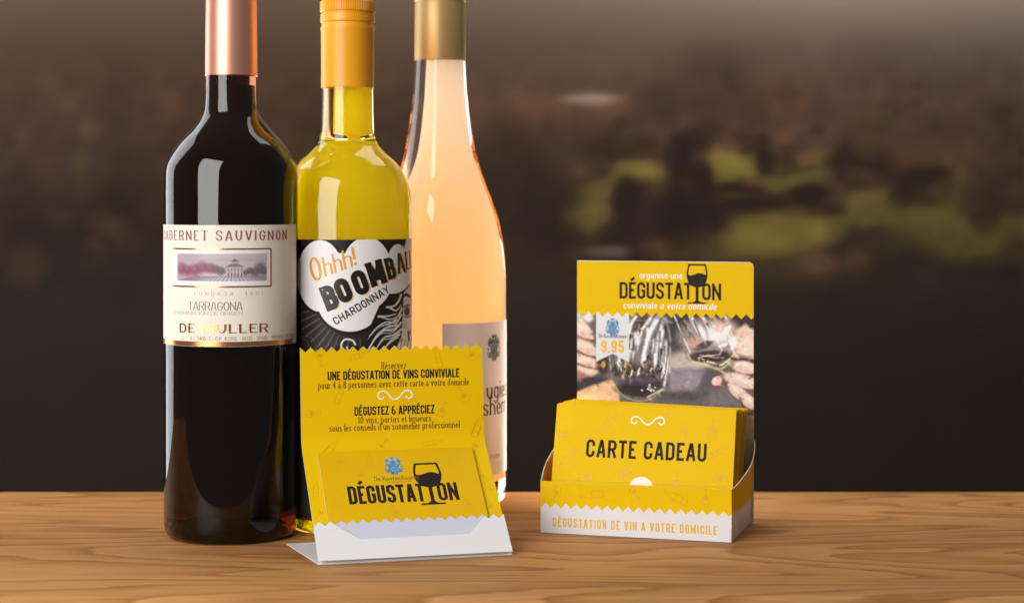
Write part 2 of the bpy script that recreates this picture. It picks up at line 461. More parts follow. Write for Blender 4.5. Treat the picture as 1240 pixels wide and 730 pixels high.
def ornament(mb, cx, cy, wd, ht, place, wt):
    half = [(-.62, -.12), (-.74, -.42), (-.95, -.22), (-.93, .25), (-.70, .48), (-.45, .25), (-.22, -.30), (0, -.46)]
    pts = half+[(-a, b) for a, b in half[-2::-1]]
    pts = [(cx+a*wd/2, cy+b*ht) for a, b in pts]
    stroke(mb, catmull(pts, 5), False, lambda d: wt/2, place)

def crest(mb_a, mb_b, cx, cy, h, place):
    r = random.Random(3)
    for i in range(3): ellipse(mb_a, cx+(i-1)*.06*h, cy+.42*h, .03*h, .09*h, place, (1-i)*.6)
    for (dx, dy, rx, ry) in ((0, .22, .14, .09), (0, -.02, .24, .20), (0, -.20, .18, .18)):
        ellipse(mb_a, cx+dx*h, cy+dy*h, rx*h, ry*h, place)
    for k in range(34):
        an0 = r.uniform(-2.6, 2.4); rad = r.uniform(.26, .40)
        u, v = abs(math.cos(an0))*rad*1.05, -.02+math.sin(an0)*rad*1.05
        rx, ry, an = r.uniform(.022, .05), r.uniform(.05, .09), r.uniform(-1.4, 1.4)
        for s_ in (-1, 1):
            ellipse(mb_b if k % 4 == 0 else mb_a, cx+s_*u*h, cy+v*h, rx*h, ry*h, place, s_*an)
    for k in range(16): ellipse(mb_b, cx+r.uniform(-.2, .2)*h, cy+r.uniform(-.33, .25)*h, .022*h, .04*h, place, r.uniform(-1.5, 1.5))

def motif_bottle(mb, cx, cy, size, ang, place, wt=.35):
    sh = [(-.13, -.5), (.13, -.5), (.13, .12), (.05, .26), (.05, .5), (-.05, .5), (-.05, .26), (-.13, .12)]
    ca, sa = math.cos(ang), math.sin(ang)
    P = [(cx+size*(x*ca-y*sa), cy+size*(x*sa+y*ca)) for x, y in sh]
    stroke(mb, P, True, lambda d: wt/2, place)
    a = [(-.13, -.28), (.13, -.28)]; b = [(-.13, 0), (.13, 0)]
    for l in (a, b): stroke(mb, [(cx+size*(x*ca-y*sa), cy+size*(x*sa+y*ca)) for x, y in l], False, lambda d: wt/2, place)
def motif_glass(mb, cx, cy, size, ang, place, wt=.35):
    ca, sa = math.cos(ang), math.sin(ang)
    tr = lambda L: [(cx+size*(x*ca-y*sa), cy+size*(x*sa+y*ca)) for x, y in L]
    stroke(mb, tr([tuple(p) for p in catmull([(-.2, .5), (-.25, .25), (-.17, .03), (0, -.03), (.17, .03), (.25, .25), (.2, .5)], 4)]), True, lambda d: wt/2, place)
    stroke(mb, tr([(0, -.03), (0, -.48)]), False, lambda d: wt/2, place)
    stroke(mb, tr([(-.17, -.5), (.17, -.5)]), False, lambda d: wt/2, place)
    fill_cols(mb, [0], lambda x: 0, lambda x: 0, lambda a, b, o: (0, 0, 0)) if False else None
    ellipse(mb, *tr([(0, .15)])[0], size*.17, size*.12, place, ang)

def faint(b, parent):
    o = b.build('faint_pattern', M['motif'], parent); o['kind'] = 'stuff'; return o

# ------------------------------------------------------------------ tiny painter (flat prints)
class Paint:
    def __init__(s, x0, x1, y0, y1, step, base):
        s.xs = np.arange(x0, x1+1e-6, step); s.ys = np.arange(y0, y1+1e-6, step)
        s.X, s.Y = np.meshgrid(s.xs, s.ys)
        s.C = np.zeros(s.X.shape+(3,))+np.array(base, float)
    def mix(s, a, col):
        a = np.clip(a, 0, 1)[..., None]; s.C = s.C*(1-a)+np.array(col, float)*a
    def blob(s, cx, cy, rx, ry, col, alpha=1, ang=0, soft=.5):
        t = math.radians(ang); u = (s.X-cx)*math.cos(t)+(s.Y-cy)*math.sin(t); v = -(s.X-cx)*math.sin(t)+(s.Y-cy)*math.cos(t)
        d = np.sqrt((u/rx)**2+(v/ry)**2)
        s.mix(alpha*np.clip((1+soft/2-d)/max(soft, 1e-3), 0, 1), col)
    def line(s, pts, w, col, alpha=1, soft=.8, w1=None):
        n = len(pts)-1; acc = np.zeros(s.X.shape)
        for i in range(n):
            (ax, ay), (bx, by) = pts[i], pts[i+1]
            L2 = (bx-ax)**2+(by-ay)**2+1e-9
            t = np.clip(((s.X-ax)*(bx-ax)+(s.Y-ay)*(by-ay))/L2, 0, 1)
            d = np.hypot(s.X-ax-t*(bx-ax), s.Y-ay-t*(by-ay))
            ww = w if w1 is None else w+(w1-w)*((i+t)/n)
            acc = np.maximum(acc, np.clip((ww/2+soft/2-d)/soft, 0, 1))
        s.mix(alpha*acc, col)
    def poly(s, pts, col, alpha=1, soft=.8):
        P = [np.array(p, float) for p in pts]; n = len(P)
        inside = np.zeros(s.X.shape, bool); dist = np.full(s.X.shape, 1e9)
        for i in range(n):
            a = P[i]; b = P[(i+1) % n]
            c = ((a[1] > s.Y) != (b[1] > s.Y)) & (s.X < (b[0]-a[0])*(s.Y-a[1])/(b[1]-a[1]+1e-12)+a[0])
            inside ^= c
            L2 = ((b-a)**2).sum()+1e-9
            t = np.clip(((s.X-a[0])*(b[0]-a[0])+(s.Y-a[1])*(b[1]-a[1]))/L2, 0, 1)
            dist = np.minimum(dist, np.hypot(s.X-a[0]-t*(b[0]-a[0]), s.Y-a[1]-t*(b[1]-a[1])))
        sd = np.where(inside, dist, -dist)
        s.mix(alpha*np.clip(.5+sd/soft, 0, 1), col)
    def noise(s, amp, cell, seed):
        r = np.random.RandomState(seed)
        H, W_ = s.X.shape; step = s.xs[1]-s.xs[0]
        gy, gx = int(H*step/cell)+3, int(W_*step/cell)+3
        g = r.rand(gy, gx)
        fy = (s.ys-s.ys[0])/cell; fx = (s.xs-s.xs[0])/cell
        iy = fy.astype(int); ix = fx.astype(int); ty = (fy-iy)[:, None]; tx = (fx-ix)[None, :]
        ty = ty*ty*(3-2*ty); tx = tx*tx*(3-2*tx)
        a = g[iy][:, ix]; b = g[iy][:, ix+1]; c = g[iy+1][:, ix]; d = g[iy+1][:, ix+1]
        v = (a*(1-tx)+b*tx)*(1-ty)+(c*(1-tx)+d*tx)*ty
        return (v-.5)*2*amp
    def build(s, name, fn, mat, parent=None, gain=1.0):
        H, W_ = s.X.shape
        V = [fn(x, y) for x, y in zip(s.X.ravel(), s.Y.ravel())]
        idx = np.arange(H*W_).reshape(H, W_)
        Fc = np.stack([idx[1:, :-1], idx[1:, 1:], idx[:-1, 1:], idx[:-1, :-1]], -1).reshape(-1, 4)
        me = bpy.data.meshes.new(name)
        me.from_pydata([(a*MM, b*MM, c*MM) for a, b, c in V], [], Fc.tolist())
        at = me.color_attributes.new('ink', 'FLOAT_COLOR', 'POINT')
        c = np.clip(lin(np.clip(s.C, 0, 255))*gain, 0, .9)
        buf = np.ones((H*W_, 4), np.float32); buf[:, :3] = c.reshape(-1, 3)
        at.data.foreach_set('color', buf.ravel())
        me.materials.append(mat)
        me.polygons.foreach_set('use_smooth', [True]*len(me.polygons))
        o = bpy.data.objects.new(name, me); COL.objects.link(o)
        if parent is not None: o.parent = parent
        return o

# ------------------------------------------------------------------ backdrop: a printed landscape panel well behind the table
BD = 2000.0
def build_backdrop():
    p = Paint(-700, 1940, -420, 1000, 6.5, (40, 30, 26))
    X_, Y_ = p.X, p.Y
    yk = [-420, -100, 0, 60, 130, 200, 290, 380, 460, 1000]
    lft = [(112, 97, 83), (104, 88, 75), (92, 76, 63), (76, 60, 47), (68, 51, 39), (54, 41, 33), (42, 32, 27), (42, 35, 31), (38, 32, 28), (37, 31, 28)]
    rgt = [(164, 150, 138), (154, 140, 128), (138, 124, 112), (104, 90, 79), (84, 68, 57), (72, 58, 48), (58, 47, 39), (46, 38, 33), (40, 34, 30), (37, 31, 28)]
    t = np.clip((X_-350)/650, 0, 1)[..., None]
    L = np.stack([np.interp(Y_, yk, [c[i] for c in lft]) for i in range(3)], -1)
    R = np.stack([np.interp(Y_, yk, [c[i] for c in rgt]) for i in range(3)], -1)
    p.C = L*(1-t)+R*t
    tr = (64, 49, 40)
    # misty tree line
    for (x, y, rx, ry, a) in ((860, 112, 52, 48, .55), (785, 130, 40, 34, .5), (925, 95, 45, 40, .25), (700, 165, 60, 40, .45), (950, 150, 45, 40, .35), (1060, 120, 70, 60, .5), (1180, 140, 60, 60, .5), (150, 130, 90, 60, .3), (40, 160, 90, 60, .4)):
        p.blob(x, y, rx, ry, (72, 56, 46), a, soft=1.0)
    for (x, y, rx, ry) in ((715, 128, 45, 16), (945, 120, 30, 25), (640, 140, 30, 30), (905, 175, 30, 14), (1130, 190, 70, 20)):
        p.blob(x, y, rx, ry, (106, 76, 56), .45, soft=1.2)
    p.blob(716, 120, 30, 6, (150, 136, 126), .85, soft=1.1)
    # fields
    g = (108, 99, 50)
    for (x, y, rx, ry, a, an) in ((882, 202, 44, 20, .85, 8), (775, 208, 34, 16, .7, 5), (735, 228, 40, 12, .5, -8), (945, 222, 60, 9, .6, -12), (712, 262, 34, 26, .55, 0), (945, 282, 68, 30, .8, -4), (870, 300, 70, 16, .5, 0), (790, 232, 26, 8, .5, 0), (1080, 250, 90, 26, .7, 0), (1210, 290, 110, 30, .6, 3), (1000, 190, 50, 9, .5, -10)):
        p.blob(x, y, rx, ry, g, a, an, soft=.55)
    for (x, y, rx, ry, a) in ((838, 195, 24, 36, .95), (835, 250, 42, 34, .95), (768, 248, 26, 34, .9), (800, 275, 56, 26, .9), (925, 248, 80, 9, .8), (900, 170, 34, 9, .6), (660, 270, 50, 70, .8), (620, 200, 40, 60, .5), (925, 185, 12, 22, .7), (948, 200, 18, 20, .6), (905, 222, 40, 5, .8), (1040, 200, 40, 30, .9), (1120, 225, 40, 25, .8), (985, 255, 40, 10, .7), (760, 180, 60, 14, .6)):
        p.blob(x, y, rx, ry, (46, 35, 30), a, soft=.55)
    for (x, y) in ((880, 170), (950, 165), (925, 205), (790, 190), (700, 210), (975, 190), (1060, 215)):
        p.blob(x, y, 14, 8, (120, 84, 58), .35, soft=1.2)
    p.blob(728, 305, 28, 7, (128, 112, 104), .8, soft=.9)
    p.blob(925, 330, 120, 16, (70, 62, 36), .5, soft=1.2)
    p.blob(360, 195, 30, 25, (96, 82, 40), .35, soft=1.2)
    rr = np.random.RandomState(21)
    for k in range(520):                                  # tree clumps, smaller and fainter with distance
        y = 85+245*rr.rand()**.8; x = rr.uniform(-650, 1900); sz_ = rr.uniform(5, 15)*(0.5+y/260)
        left = x < 690
        c = [(42, 32, 28), (84, 64, 50), (88, 81, 48), (62, 48, 40), (108, 80, 60)][rr.choice(5, p=[.50, .14, .04, .26, .06] if left else [.42, .14, .16, .20, .08])]
        al = rr.uniform(.15, .5)*min(1, (y-50)/110)*(.55 if left else 1)
        p.blob(x, y, sz_*rr.uniform(.9, 1.5), sz_*rr.uniform(.7, 1.1), c, al, rr.uniform(-20, 20), soft=.6)
    for (x, y, rx, ry, a, an) in ((882, 200, 36, 13, .8, 8), (778, 206, 24, 10, .6, 5), (948, 281, 60, 20, .75, -4), (930, 226, 50, 5, .6, -14), (712, 262, 24, 14, .4, 0)):
        p.blob(x, y, rx, ry, (122, 111, 54), a, an, soft=.9)
    for (x, y, rx, ry) in ((822, 190, 17, 30), (848, 214, 16, 22), (760, 240, 18, 26), (818, 262, 30, 22), (926, 196, 12, 16), (903, 232, 30, 5), (980, 235, 26, 12)):
        p.blob(x, y, rx, ry, (42, 32, 28), .85, soft=.5)
    n = p.noise(1, 60, 1)+p.noise(.7, 26, 2)+p.noise(.6, 14, 3)
    fade = np.clip((Y_-30)/90, 0, 1)*np.clip((420-Y_)/120, .2, 1)
    p.C = p.C*(1+.09*(n*fade)[..., None])
    fn = lambda x, y: ((x-CX)/F*BD, BD, CAMH-(y-HY)/F*BD)
    o = p.build('backdrop', fn, M['backdrop'], None, gain=1.14)
    o['kind'] = 'structure'; o['label'] = 'blurred dark countryside backdrop print behind the table'
    return o
build_backdrop()

# ------------------------------------------------------------------ wooden table top
def wood_mat():
    m = bpy.data.materials.new('oak_wood'); m.use_nodes = True
    nt = m.node_tree; N = nt.nodes.new; L = nt.links.new; b = nt.nodes['Principled BSDF']
    tc = N('ShaderNodeTexCoord')
    mp = N('ShaderNodeMapping'); mp.inputs['Scale'].default_value = (2.1, 11.5, 11.5); mp.inputs['Location'].default_value = (0.3, 0.21, 0.5)
    L(tc.outputs['Object'], mp.inputs['Vector'])
    n1 = N('ShaderNodeTexNoise'); n1.inputs['Scale'].default_value = 1.0; n1.inputs['Detail'].default_value = 1.6; n1.inputs['Roughness'].default_value = .45
    n1.inputs['Distortion'].default_value = .7
    L(mp.outputs['Vector'], n1.inputs['Vector'])
    mul = N('ShaderNodeMath'); mul.operation = 'MULTIPLY'; mul.inputs[1].default_value = 13.0; L(n1.outputs['Fac'], mul.inputs[0])
    # small wobble of the rings
    mp3 = N('ShaderNodeMapping'); mp3.inputs['Scale'].default_value = (22, 160, 160); L(tc.outputs['Object'], mp3.inputs['Vector'])
    n3 = N('ShaderNodeTexNoise'); n3.inputs['Scale'].default_value = 1; n3.inputs['Detail'].default_value = 4; L(mp3.outputs['Vector'], n3.inputs['Vector'])
    ad = N('ShaderNodeMath'); ad.operation = 'MULTIPLY_ADD'; ad.inputs[1].default_value = .5; L(n3.outputs['Fac'], ad.inputs[0]); L(mul.outputs[0], ad.inputs[2])
    fr = N('ShaderNodeMath'); fr.operation = 'FRACT'; L(ad.outputs[0], fr.inputs[0])
    cr = N('ShaderNodeValToRGB'); e = cr.color_ramp.elements
    e[0].position = 0; e[0].color = (0.50, 0.246, 0.085, 1); e[1].position = 1; e[1].color = (0.48, 0.234, 0.080, 1)
    x = e.new(.55); x.color = (0.46, 0.220, 0.074, 1); x = e.new(.84); x.color = (0.37, 0.160, 0.047, 1); x = e.new(.93); x.color = (0.32, 0.130, 0.037, 1)
    L(fr.outputs[0], cr.inputs['Fac'])
    # pores / fine fibres
    mp2 = N('ShaderNodeMapping'); mp2.inputs['Scale'].default_value = (30, 900, 900); L(tc.outputs['Object'], mp2.inputs['Vector'])
    n2 = N('ShaderNodeTexNoise'); n2.inputs['Scale'].default_value = 1; n2.inputs['Detail'].default_value = 5; L(mp2.outputs['Vector'], n2.inputs['Vector'])
    r2 = N('ShaderNodeMapRange'); r2.inputs['From Min'].default_value = .3; r2.inputs['From Max'].default_value = .7
    r2.inputs['To Min'].default_value = .78; r2.inputs['To Max'].default_value = 1.12; L(n2.outputs['Fac'], r2.inputs['Value'])
    mp4 = N('ShaderNodeMapping'); mp4.inputs['Scale'].default_value = (3.5, 9, 9); L(tc.outputs['Object'], mp4.inputs['Vector'])
    n4 = N('ShaderNodeTexNoise'); n4.inputs['Scale'].default_value = 1; n4.inputs['Detail'].default_value = 3; L(mp4.outputs['Vector'], n4.inputs['Vector'])
    r4 = N('ShaderNodeMapRange'); r4.inputs['From Min'].default_value = .3; r4.inputs['From Max'].default_value = .7
    r4.inputs['To Min'].default_value = .80; r4.inputs['To Max'].default_value = 1.12; L(n4.outputs['Fac'], r4.inputs['Value'])
    mm = N('ShaderNodeMath'); mm.operation = 'MULTIPLY'; L(r2.outputs[0], mm.inputs[0]); L(r4.outputs[0], mm.inputs[1])
    sc_ = N('ShaderNodeVectorMath'); sc_.operation = 'SCALE'; L(cr.outputs['Color'], sc_.inputs[0]); L(mm.outputs[0], sc_.inputs['Scale'])
    L(sc_.outputs['Vector'], b.inputs['Base Color'])
    rr = N('ShaderNodeMapRange'); rr.inputs['To Min'].default_value = .45; rr.inputs['To Max'].default_value = .62; L(n2.outputs['Fac'], rr.inputs['Value']); L(rr.outputs[0], b.inputs['Roughness'])
    b.inputs['Specular IOR Level'].default_value = .10
    bp = N('ShaderNodeBump'); bp.inputs['Strength'].default_value = .18; bp.inputs['Distance'].default_value = .0006
    L(n2.outputs['Fac'], bp.inputs['Height']); L(bp.outputs['Normal'], b.inputs['Normal'])
    return m

def build_table():
    t = thing('wooden_tabletop', 'honey brown wooden tabletop with flowing grain under the bottles and cards', 'tabletop', (0, 0.885, 0))
    mb = MB(); Dp = 322.5; th = 34.0; r = 5.0; W_ = 760.0
    prof = []
    for k in range(7):
        a = math.pi/2*k/6; prof.append((r-r*math.sin(a), -r+r*math.cos(a)))
    prof = prof[::-1]                                  # front face up to the top
    prof = [(0, -th)]+prof+[(y, 0) for y in np.linspace(40, Dp-30, 5)]
    for k in range(7):
        a = math.pi/2*k/6; prof.append((Dp-r+r*math.sin(a), -r+r*math.cos(a)))
    prof.append((Dp, -th))
    xs = np.linspace(-W_, W_, 9); n = len(prof); vs = []; fs = []
    for x in xs:
        for y, z in prof: vs.append((x, y, z))
    for i in range(len(xs)-1):
        for j in range(n):
            a = i*n+j; b = i*n+(j+1) % n
            fs.append((a, a+n, b+n, b))
    fs.append(tuple(range(n))); fs.append(tuple(range((len(xs)-1)*n, len(xs)*n))[::-1])
    mb.add(vs, fs)
    o = mb.build('table_board', wood_mat(), t, smooth=35)
build_table()

# ------------------------------------------------------------------ bottles
class Bottle:
    """px-space helper: axis column ax, depth d (mm)"""
    def __init__(s, name, label, ax, d):
        s.ax, s.d = ax, d; s.k = F/d
        s.xw = (ax-CX)/F*d
        n = math.hypot(s.xw, d); s.phi = math.atan2(-s.xw/n, d/n)
        s.root = thing(name, label, 'wine bottle', (s.xw*MM, d*MM, 0), s.phi)
    def z(s, py): return CAMH-(py-HY)/s.k
    def prof(s, pts): return [((x-s.ax)/s.k, s.z(y)) for x, y in pts]
    def px(s, R, lift=0.0):
        """place(px, py) -> point on the cylinder of radius R (front of bottle faces the camera)"""
        def f(x, y, off=0.0):
            a = math.asin(max(-.9995, min(.9995, (x-s.ax)/(R*s.k))))
            r = R+lift+off
            ypx = y
            return (r*math.sin(a), -r*math.cos(a), s.z(ypx))
        return f
    def arc(s, R, lift=0.0, a0=0.0, flip=True):
        """place(u mm along the arc from angle a0, v = height z)"""
        def f(u, v, off=0.0):
            a = a0+u/R; r = R+lift+off
            return (r*math.sin(a), -r*math.cos(a), v)
        return f
    def label_shell(s, R, a0, a1, z0, z1, mat, name='label', th=.12, n=48):
        mb = MB()
        fn = lambda u, v, off: ((R+.14+off)*math.sin(u), -(R+.14+off)*math.cos(u), v)
        sheet(mb, fn, np.linspace(a0, a1, n), lambda u: z0, lambda u: z1, 1, th)
        return mb.build(name, mat, s.root, smooth=40)

def core_prof(prof, f_body, f_neck, zmin, zmax, zsh):
    out = []
    for r, z in prof:
        if z < zmin or z > zmax: continue
        t = min(1, max(0, (z-zsh[0])/(zsh[1]-zsh[0])))
        out.append((r*(f_body*(1-t)+f_neck*t), z))
    return [(0.01, out[0][1])]+out+[(0.01, out[-1][1])]

def bottle_body(R, base_r, pts, ztop, rneck):
    heel = [(0.01, 14), (R*.35, 12), (R*.62, 5), (R*.78, .6), (R*.86, 0.0), (R*.94, .9), (R*.985, 3.6), (R, 8), (R, 14)]
    body = [(R, z) for z in np.linspace(30, pts[0][1]-3, 5)]
    return heel+body+pts+[(rneck, ztop-2), (rneck*.8, ztop), (0.01, ztop)]

# --- red wine
B = Bottle('red_wine_bottle', 'dark red wine bottle with copper capsule and cream label at left end of row', 280, 1052)
Rr = 37.6
sh = B.prof([(361, 243), (361, 226), (360.2, 212), (358.5, 200), (352, 186), (341, 170), (328, 156), (318.5, 145), (313, 135), (311.2, 120), (311, 100)])
sh = smooth_prof([(min(r, Rr), z) for r, z in sh], 4)
pr = bottle_body(Rr, 0, sh, 300, 13.3)
mb = MB(); lathe(mb, pr, 112); mb.build('bottle_glass', M['red_glass'], B.root, smooth=60)
mb = MB(); lathe(mb, core_prof(pr, .66, .62, 10, B.z(101), (200, 240)), 72); mb.build('wine', M['red_wine'], B.root, smooth=50)
mb = MB()
cp = [(14.4, B.z(92.5)), (14.66, B.z(92.5)), (14.68, B.z(91.5)), (14.5, 285), (14.25, 301), (14.2, 306), (14.2, 307.5), (14.3, 308), (14.9, 309), (15.0, 316), (14.6, 320), (12.5, 322), (0.01, 322.5)]
lathe(mb, cp, 96); mb.build('capsule', M['copper'], B.root, smooth=40)
A_ = lambda px: math.asin((px-280)/(Rr*B.k))
lab = B.label_shell(Rr, math.radians(-100), A_(357), B.z(413.5), B.z(271.5), M['cream'])
PL = B.px(Rr, .2)
PA = lambda zrow: B.arc(Rr, .2)                       # arc text
def arc_text(parent, mat, s, a_start, a_end, py_base, hpx, name='lettering', lift=.2, **kw):
    b = MB(); R_ = Rr
    text(b, s, B.arc(R_, lift), a_start*R_, B.z(py_base), hpx/B.k, width=(a_end-a_start)*R_, maxseg=1.2, **kw)
    return b.build(name, mat, parent)
d2 = math.radians
ser = dict(weight=.17, thin=.07, serif=.13, oval=True)
arc_text(lab, M['red_ink'], 'CABERNET SAUVIGNON', d2(-80), A_(345), 289.5, 11.5, wscale=1.25, track=.22, **ser)
# picture panel
b = MB(); xL, xR = d2(-62), A_(326)
sheet(b, lambda u, v, o: B.arc(Rr, .2)(u*Rr, v, o), np.linspace(xL, xR, 30), lambda u: B.z(343.5), lambda u: B.z(299.5), 1, .05)
b.build('picture_panel', principled('picture_paper', (.80, .78, .80), .5, spec=.3), lab)
b = MB(); P4 = B.arc(Rr, .26)
for (ya, yb) in ((299.5, 299.5), (343.5, 343.5)):
    stroke(b, [(xL*Rr, B.z(ya)), (xR*Rr, B.z(yb))], False, lambda d: .42, P4, 1.2)
for xx in (xL, xR): stroke(b, [(xx*Rr, B.z(343.8)), (xx*Rr, B.z(299.2))], False, lambda d: .42, P4)
b.build('picture_frame', M['copper_foil'], lab)
p = Paint(211.5, 320, 305, 337, .55, (205, 194, 200))
p.mix(np.clip((250-p.X)/30, 0, .55), (176, 130, 150))
p.mix(np.clip((322-p.Y)/18, 0, .45)*(p.X > 0), (188, 176, 184))
for k in range(9): p.line([(211, 307+k*1.7), (320, 306.5+k*1.8+math.sin(k)*1.2)], .5, (170, 158, 166), .5, .8)
for (x, y, r) in ((312, 322, 6.5), (317, 326, 5), (306, 327, 5), (300, 325, 4), (295, 327, 3.5), (268, 325, 5), (262, 323, 5), (256, 322, 6), (247, 321, 7), (238, 324, 7), (228, 325, 6), (219, 323, 7)):
    p.blob(x, y, r, r*.95, (112, 100, 106) if x > 258 else (140, 88, 110), .9, soft=.8)
    p.blob(x-r*.3, y-r*.3, r*.4, r*.4, (150, 138, 142), .5, soft=1)
p.poly([(274, 333), (274, 320), (292, 320), (292, 333)], (190, 180, 184)); p.poly([(272, 320.5), (278, 317), (288, 317), (294, 320.5)], (140, 122, 128))
p.poly([(280, 317), (280, 313.5), (286.5, 313.5), (286.5, 317)], (168, 156, 160)); p.poly([(278.5, 313.8), (283.2, 310.6), (288, 313.8)], (128, 112, 118))
for k in range(5): p.line([(276+k*3.6, 322.5), (276+k*3.6, 325)], 1.1, (120, 108, 114), .8); p.line([(276+k*3.6, 328), (276+k*3.6, 331)], 1.3, (100, 90, 96), .8)
for k in range(24): p.line([(214+k*5, 337), (238+k*3.2, 331)], 1.2, (128, 114, 120), .7, .8)
p.poly([(211, 331.5), (320, 331.5), (320, 332.3), (211, 332.3)], (150, 138, 142), .5)
xc = lambda x: (A_(255)+(x-255)/(320-255)*(A_(321)-A_(255)))*Rr
p.build('vineyard_picture', lambda x, y: B.arc(Rr, .3)(xc(x), B.z(y)), M['label_print'], lab, .92)
arc_text(lab, M['pale_grey_ink'], 'FUNDADA  1851', d2(-32), A_(317), 354, 4.6, weight=.12, thin=.06, wscale=1.3, track=.55, serif=.05, oval=True)
arc_text(lab, M['grey_ink'], 'TARRAGONA', d2(-38), A_(293), 371, 10, weight=.11, thin=.045, wscale=1.35, track=.06, serif=.07, oval=True)
arc_text(lab, M['pale_grey_ink'], 'DENOMINACIÓN DE ORIGEN', d2(-58), A_(293), 376.6, 4.3, weight=.13, thin=.07, wscale=1.2, track=.06, serif=.05, oval=True)
arc_text(lab, M['copper_foil'], 'DE MULLER', d2(-48), A_(322.5), 397.5, 10.3, weight=.26, thin=.09, wscale=1.6, track=.14, serif=.16, oval=True, lift=.25)
arc_text(lab, M['grey_ink'], 'R E 2405-T - C.P. 43205 - REUS - SPAIN - PRODUCT OF SPAIN', d2(-36), A_(354), 406.3, 4.6, weight=.11, thin=.07, wscale=1.0, track=.12)
b = MB(); sheet(b, lambda u, v, o: B.arc(Rr, .22)(u*Rr, v, o), np.linspace(d2(-99), A_(352), 40), lambda u: B.z(413.2), lambda u: B.z(407.6), 1, .05)
b.build('copper_band', M['copper_foil'], lab, smooth=40)

# --- white wine
B = Bottle('white_wine_bottle', 'yellow white wine bottle with orange screw cap and black cartoon label', 421, 1081)
Rw = 37.2
sh = B.prof([(498.5, 262), (498.3, 246), (495.6, 227), (488, 208), (477, 194), (465.6, 184), (457.5, 174.5), (454, 163), (453, 150), (452.5, 128), (452.3, 108)])
sh = smooth_prof([(min(r, Rw), z) for r, z in sh], 4)
pr = bottle_body(Rw, 0, sh, 296, 14.3)
mb = MB(); lathe(mb, pr, 112); mb.build('bottle_glass', M['white_glass'], B.root, smooth=60)
zn, zs = B.z(164.5), B.z(179)
body_c = [(r*.59, z) for r, z in pr if 42 < z < zs]
neck_c = [(7.9, zn), (7.7, B.z(150)), (7.6, B.z(104))]
cw = [(0.01, body_c[0][1])]+body_c+[(6.5, zs+1), (3.0, zs+2), (2.5, zn-2), (5.5, zn-.8)]+neck_c+[(0.01, neck_c[-1][1])]
mb = MB(); lathe(mb, cw, 72, xoff=lambda j: 2.6 if cw[j][1] < zs+3 else 2.3); mb.build('wine', M['white_wine'], B.root, smooth=50)
cap = thing  # (name kept free)
mb = MB(); z_ = B.z
cp = [(14.9, z_(106.8)), (15.35, z_(106.8)), (15.4, z_(104)), (15.4, z_(40)), (15.75, z_(36.5)), (15.75, z_(34.5)), (15.15, z_(32)), (15.05, z_(29)), (15.75, z_(27.5)), (15.85, z_(25)), (15.75, z_(21)), (15.8, z_(18.4)), (15.0, z_(17.6)), (15.0, z_(16.4)), (15.35, z_(15.8)), (15.35, z_(2.2)), (14.9, z_(1.6)), (14.8, z_(-.5)), (15.2, z_(-1.2)), (15.2, z_(-22)), (14.6, z_(-25)), (13.0, z_(-26)), (.01, z_(-26.2))]
lathe(mb, cp, 96); capo = mb.build('screw_cap', M['orange_cap'], B.root, smooth=35)
mb = MB(); kz = [z_(15.7), z_(15), z_(9), z_(3.4), z_(2.6)]; kr = [15.36, 15.75, 15.8, 15.75, 15.36]
lathe(mb, list(zip(kr, kz)), 288, rfun=lambda r, z, a, j: r if j in (0, 4) else r+.28*(1 if math.cos(72*a) > -.2 else -.6))
mb.build('knurled_ring', M['orange_cap'], capo, smooth=30)
A_ = lambda px: math.asin(max(-1, min(1, (px-421)/(Rw*B.k))))
# label print, painted in photo columns across the visible half and carried on round the back
p = Paint(343, 499, 288.6, 500, .45, (44, 39, 36))
X_, Y_ = p.X, p.Y
ox, oy = 432, 352
ang = np.arctan2(Y_-oy, X_-ox); dd = np.hypot(X_-ox, Y_-oy)
rays = (np.cos(ang*54) > .55) & (Y_ > 368) & (X_ < 440) & (((dd/13).astype(int) % 3) != 0)
p.mix(rays*.5, (112, 104, 98))
for (x, y, r) in ((362, 420, 16), (372, 414, 12), (350, 414, 14)):
    a = np.abs(np.hypot(X_-x, Y_-y)-r) < .6; p.mix(a*.35, (120, 112, 106))
CL = (228, 224, 224)
circ = [(396, 333, 33.5, 42), (391, 325, 28, 28), (440, 326, 34, 36), (420, 360, 38, 33), (455, 335, 33, 30), (418, 310, 1, 1), (476, 322, 25, 22), (443, 312, 31, 26), (482, 305, 16, 12), (492, 304, 16, 20), (494, 326, 16, 22), (478, 340, 20, 14)]
circ_old = [(394, 325, 31.5, 36, 0), (409, 350, 33, 34, 0), (436, 320, 37, 36, 0), (432, 348, 36, 36, 0), (462, 330, 32, 28, 0), (478, 314, 14, 18, 0), (497, 305, 12, 20, 0), (490, 325, 22, 20, 0), (455, 345, 18, 16, 0), (484, 338, 12, 12, 0)]
circ = [(389, 331, 27.5, 42, 0), (443, 322, 28.5, 36.5, 0), (424, 360, 38.5, 36, 0), (446, 342, 26, 26, 0), (480, 318, 13, 23.5, 0), (497.5, 312, 10, 33, 0), (474, 335, 22, 18, 0), (489, 333, 12, 9, 0), (412, 330, 30, 26, 0)]
for (x, y, rx, ry, an) in circ: p.blob(x, y, rx+3.2, ry+3.2, (30, 26, 25), 1, an, soft=.02)
for (x, y, rx, ry, an) in circ: p.blob(x, y, rx, ry, CL, 1, an, soft=.02)
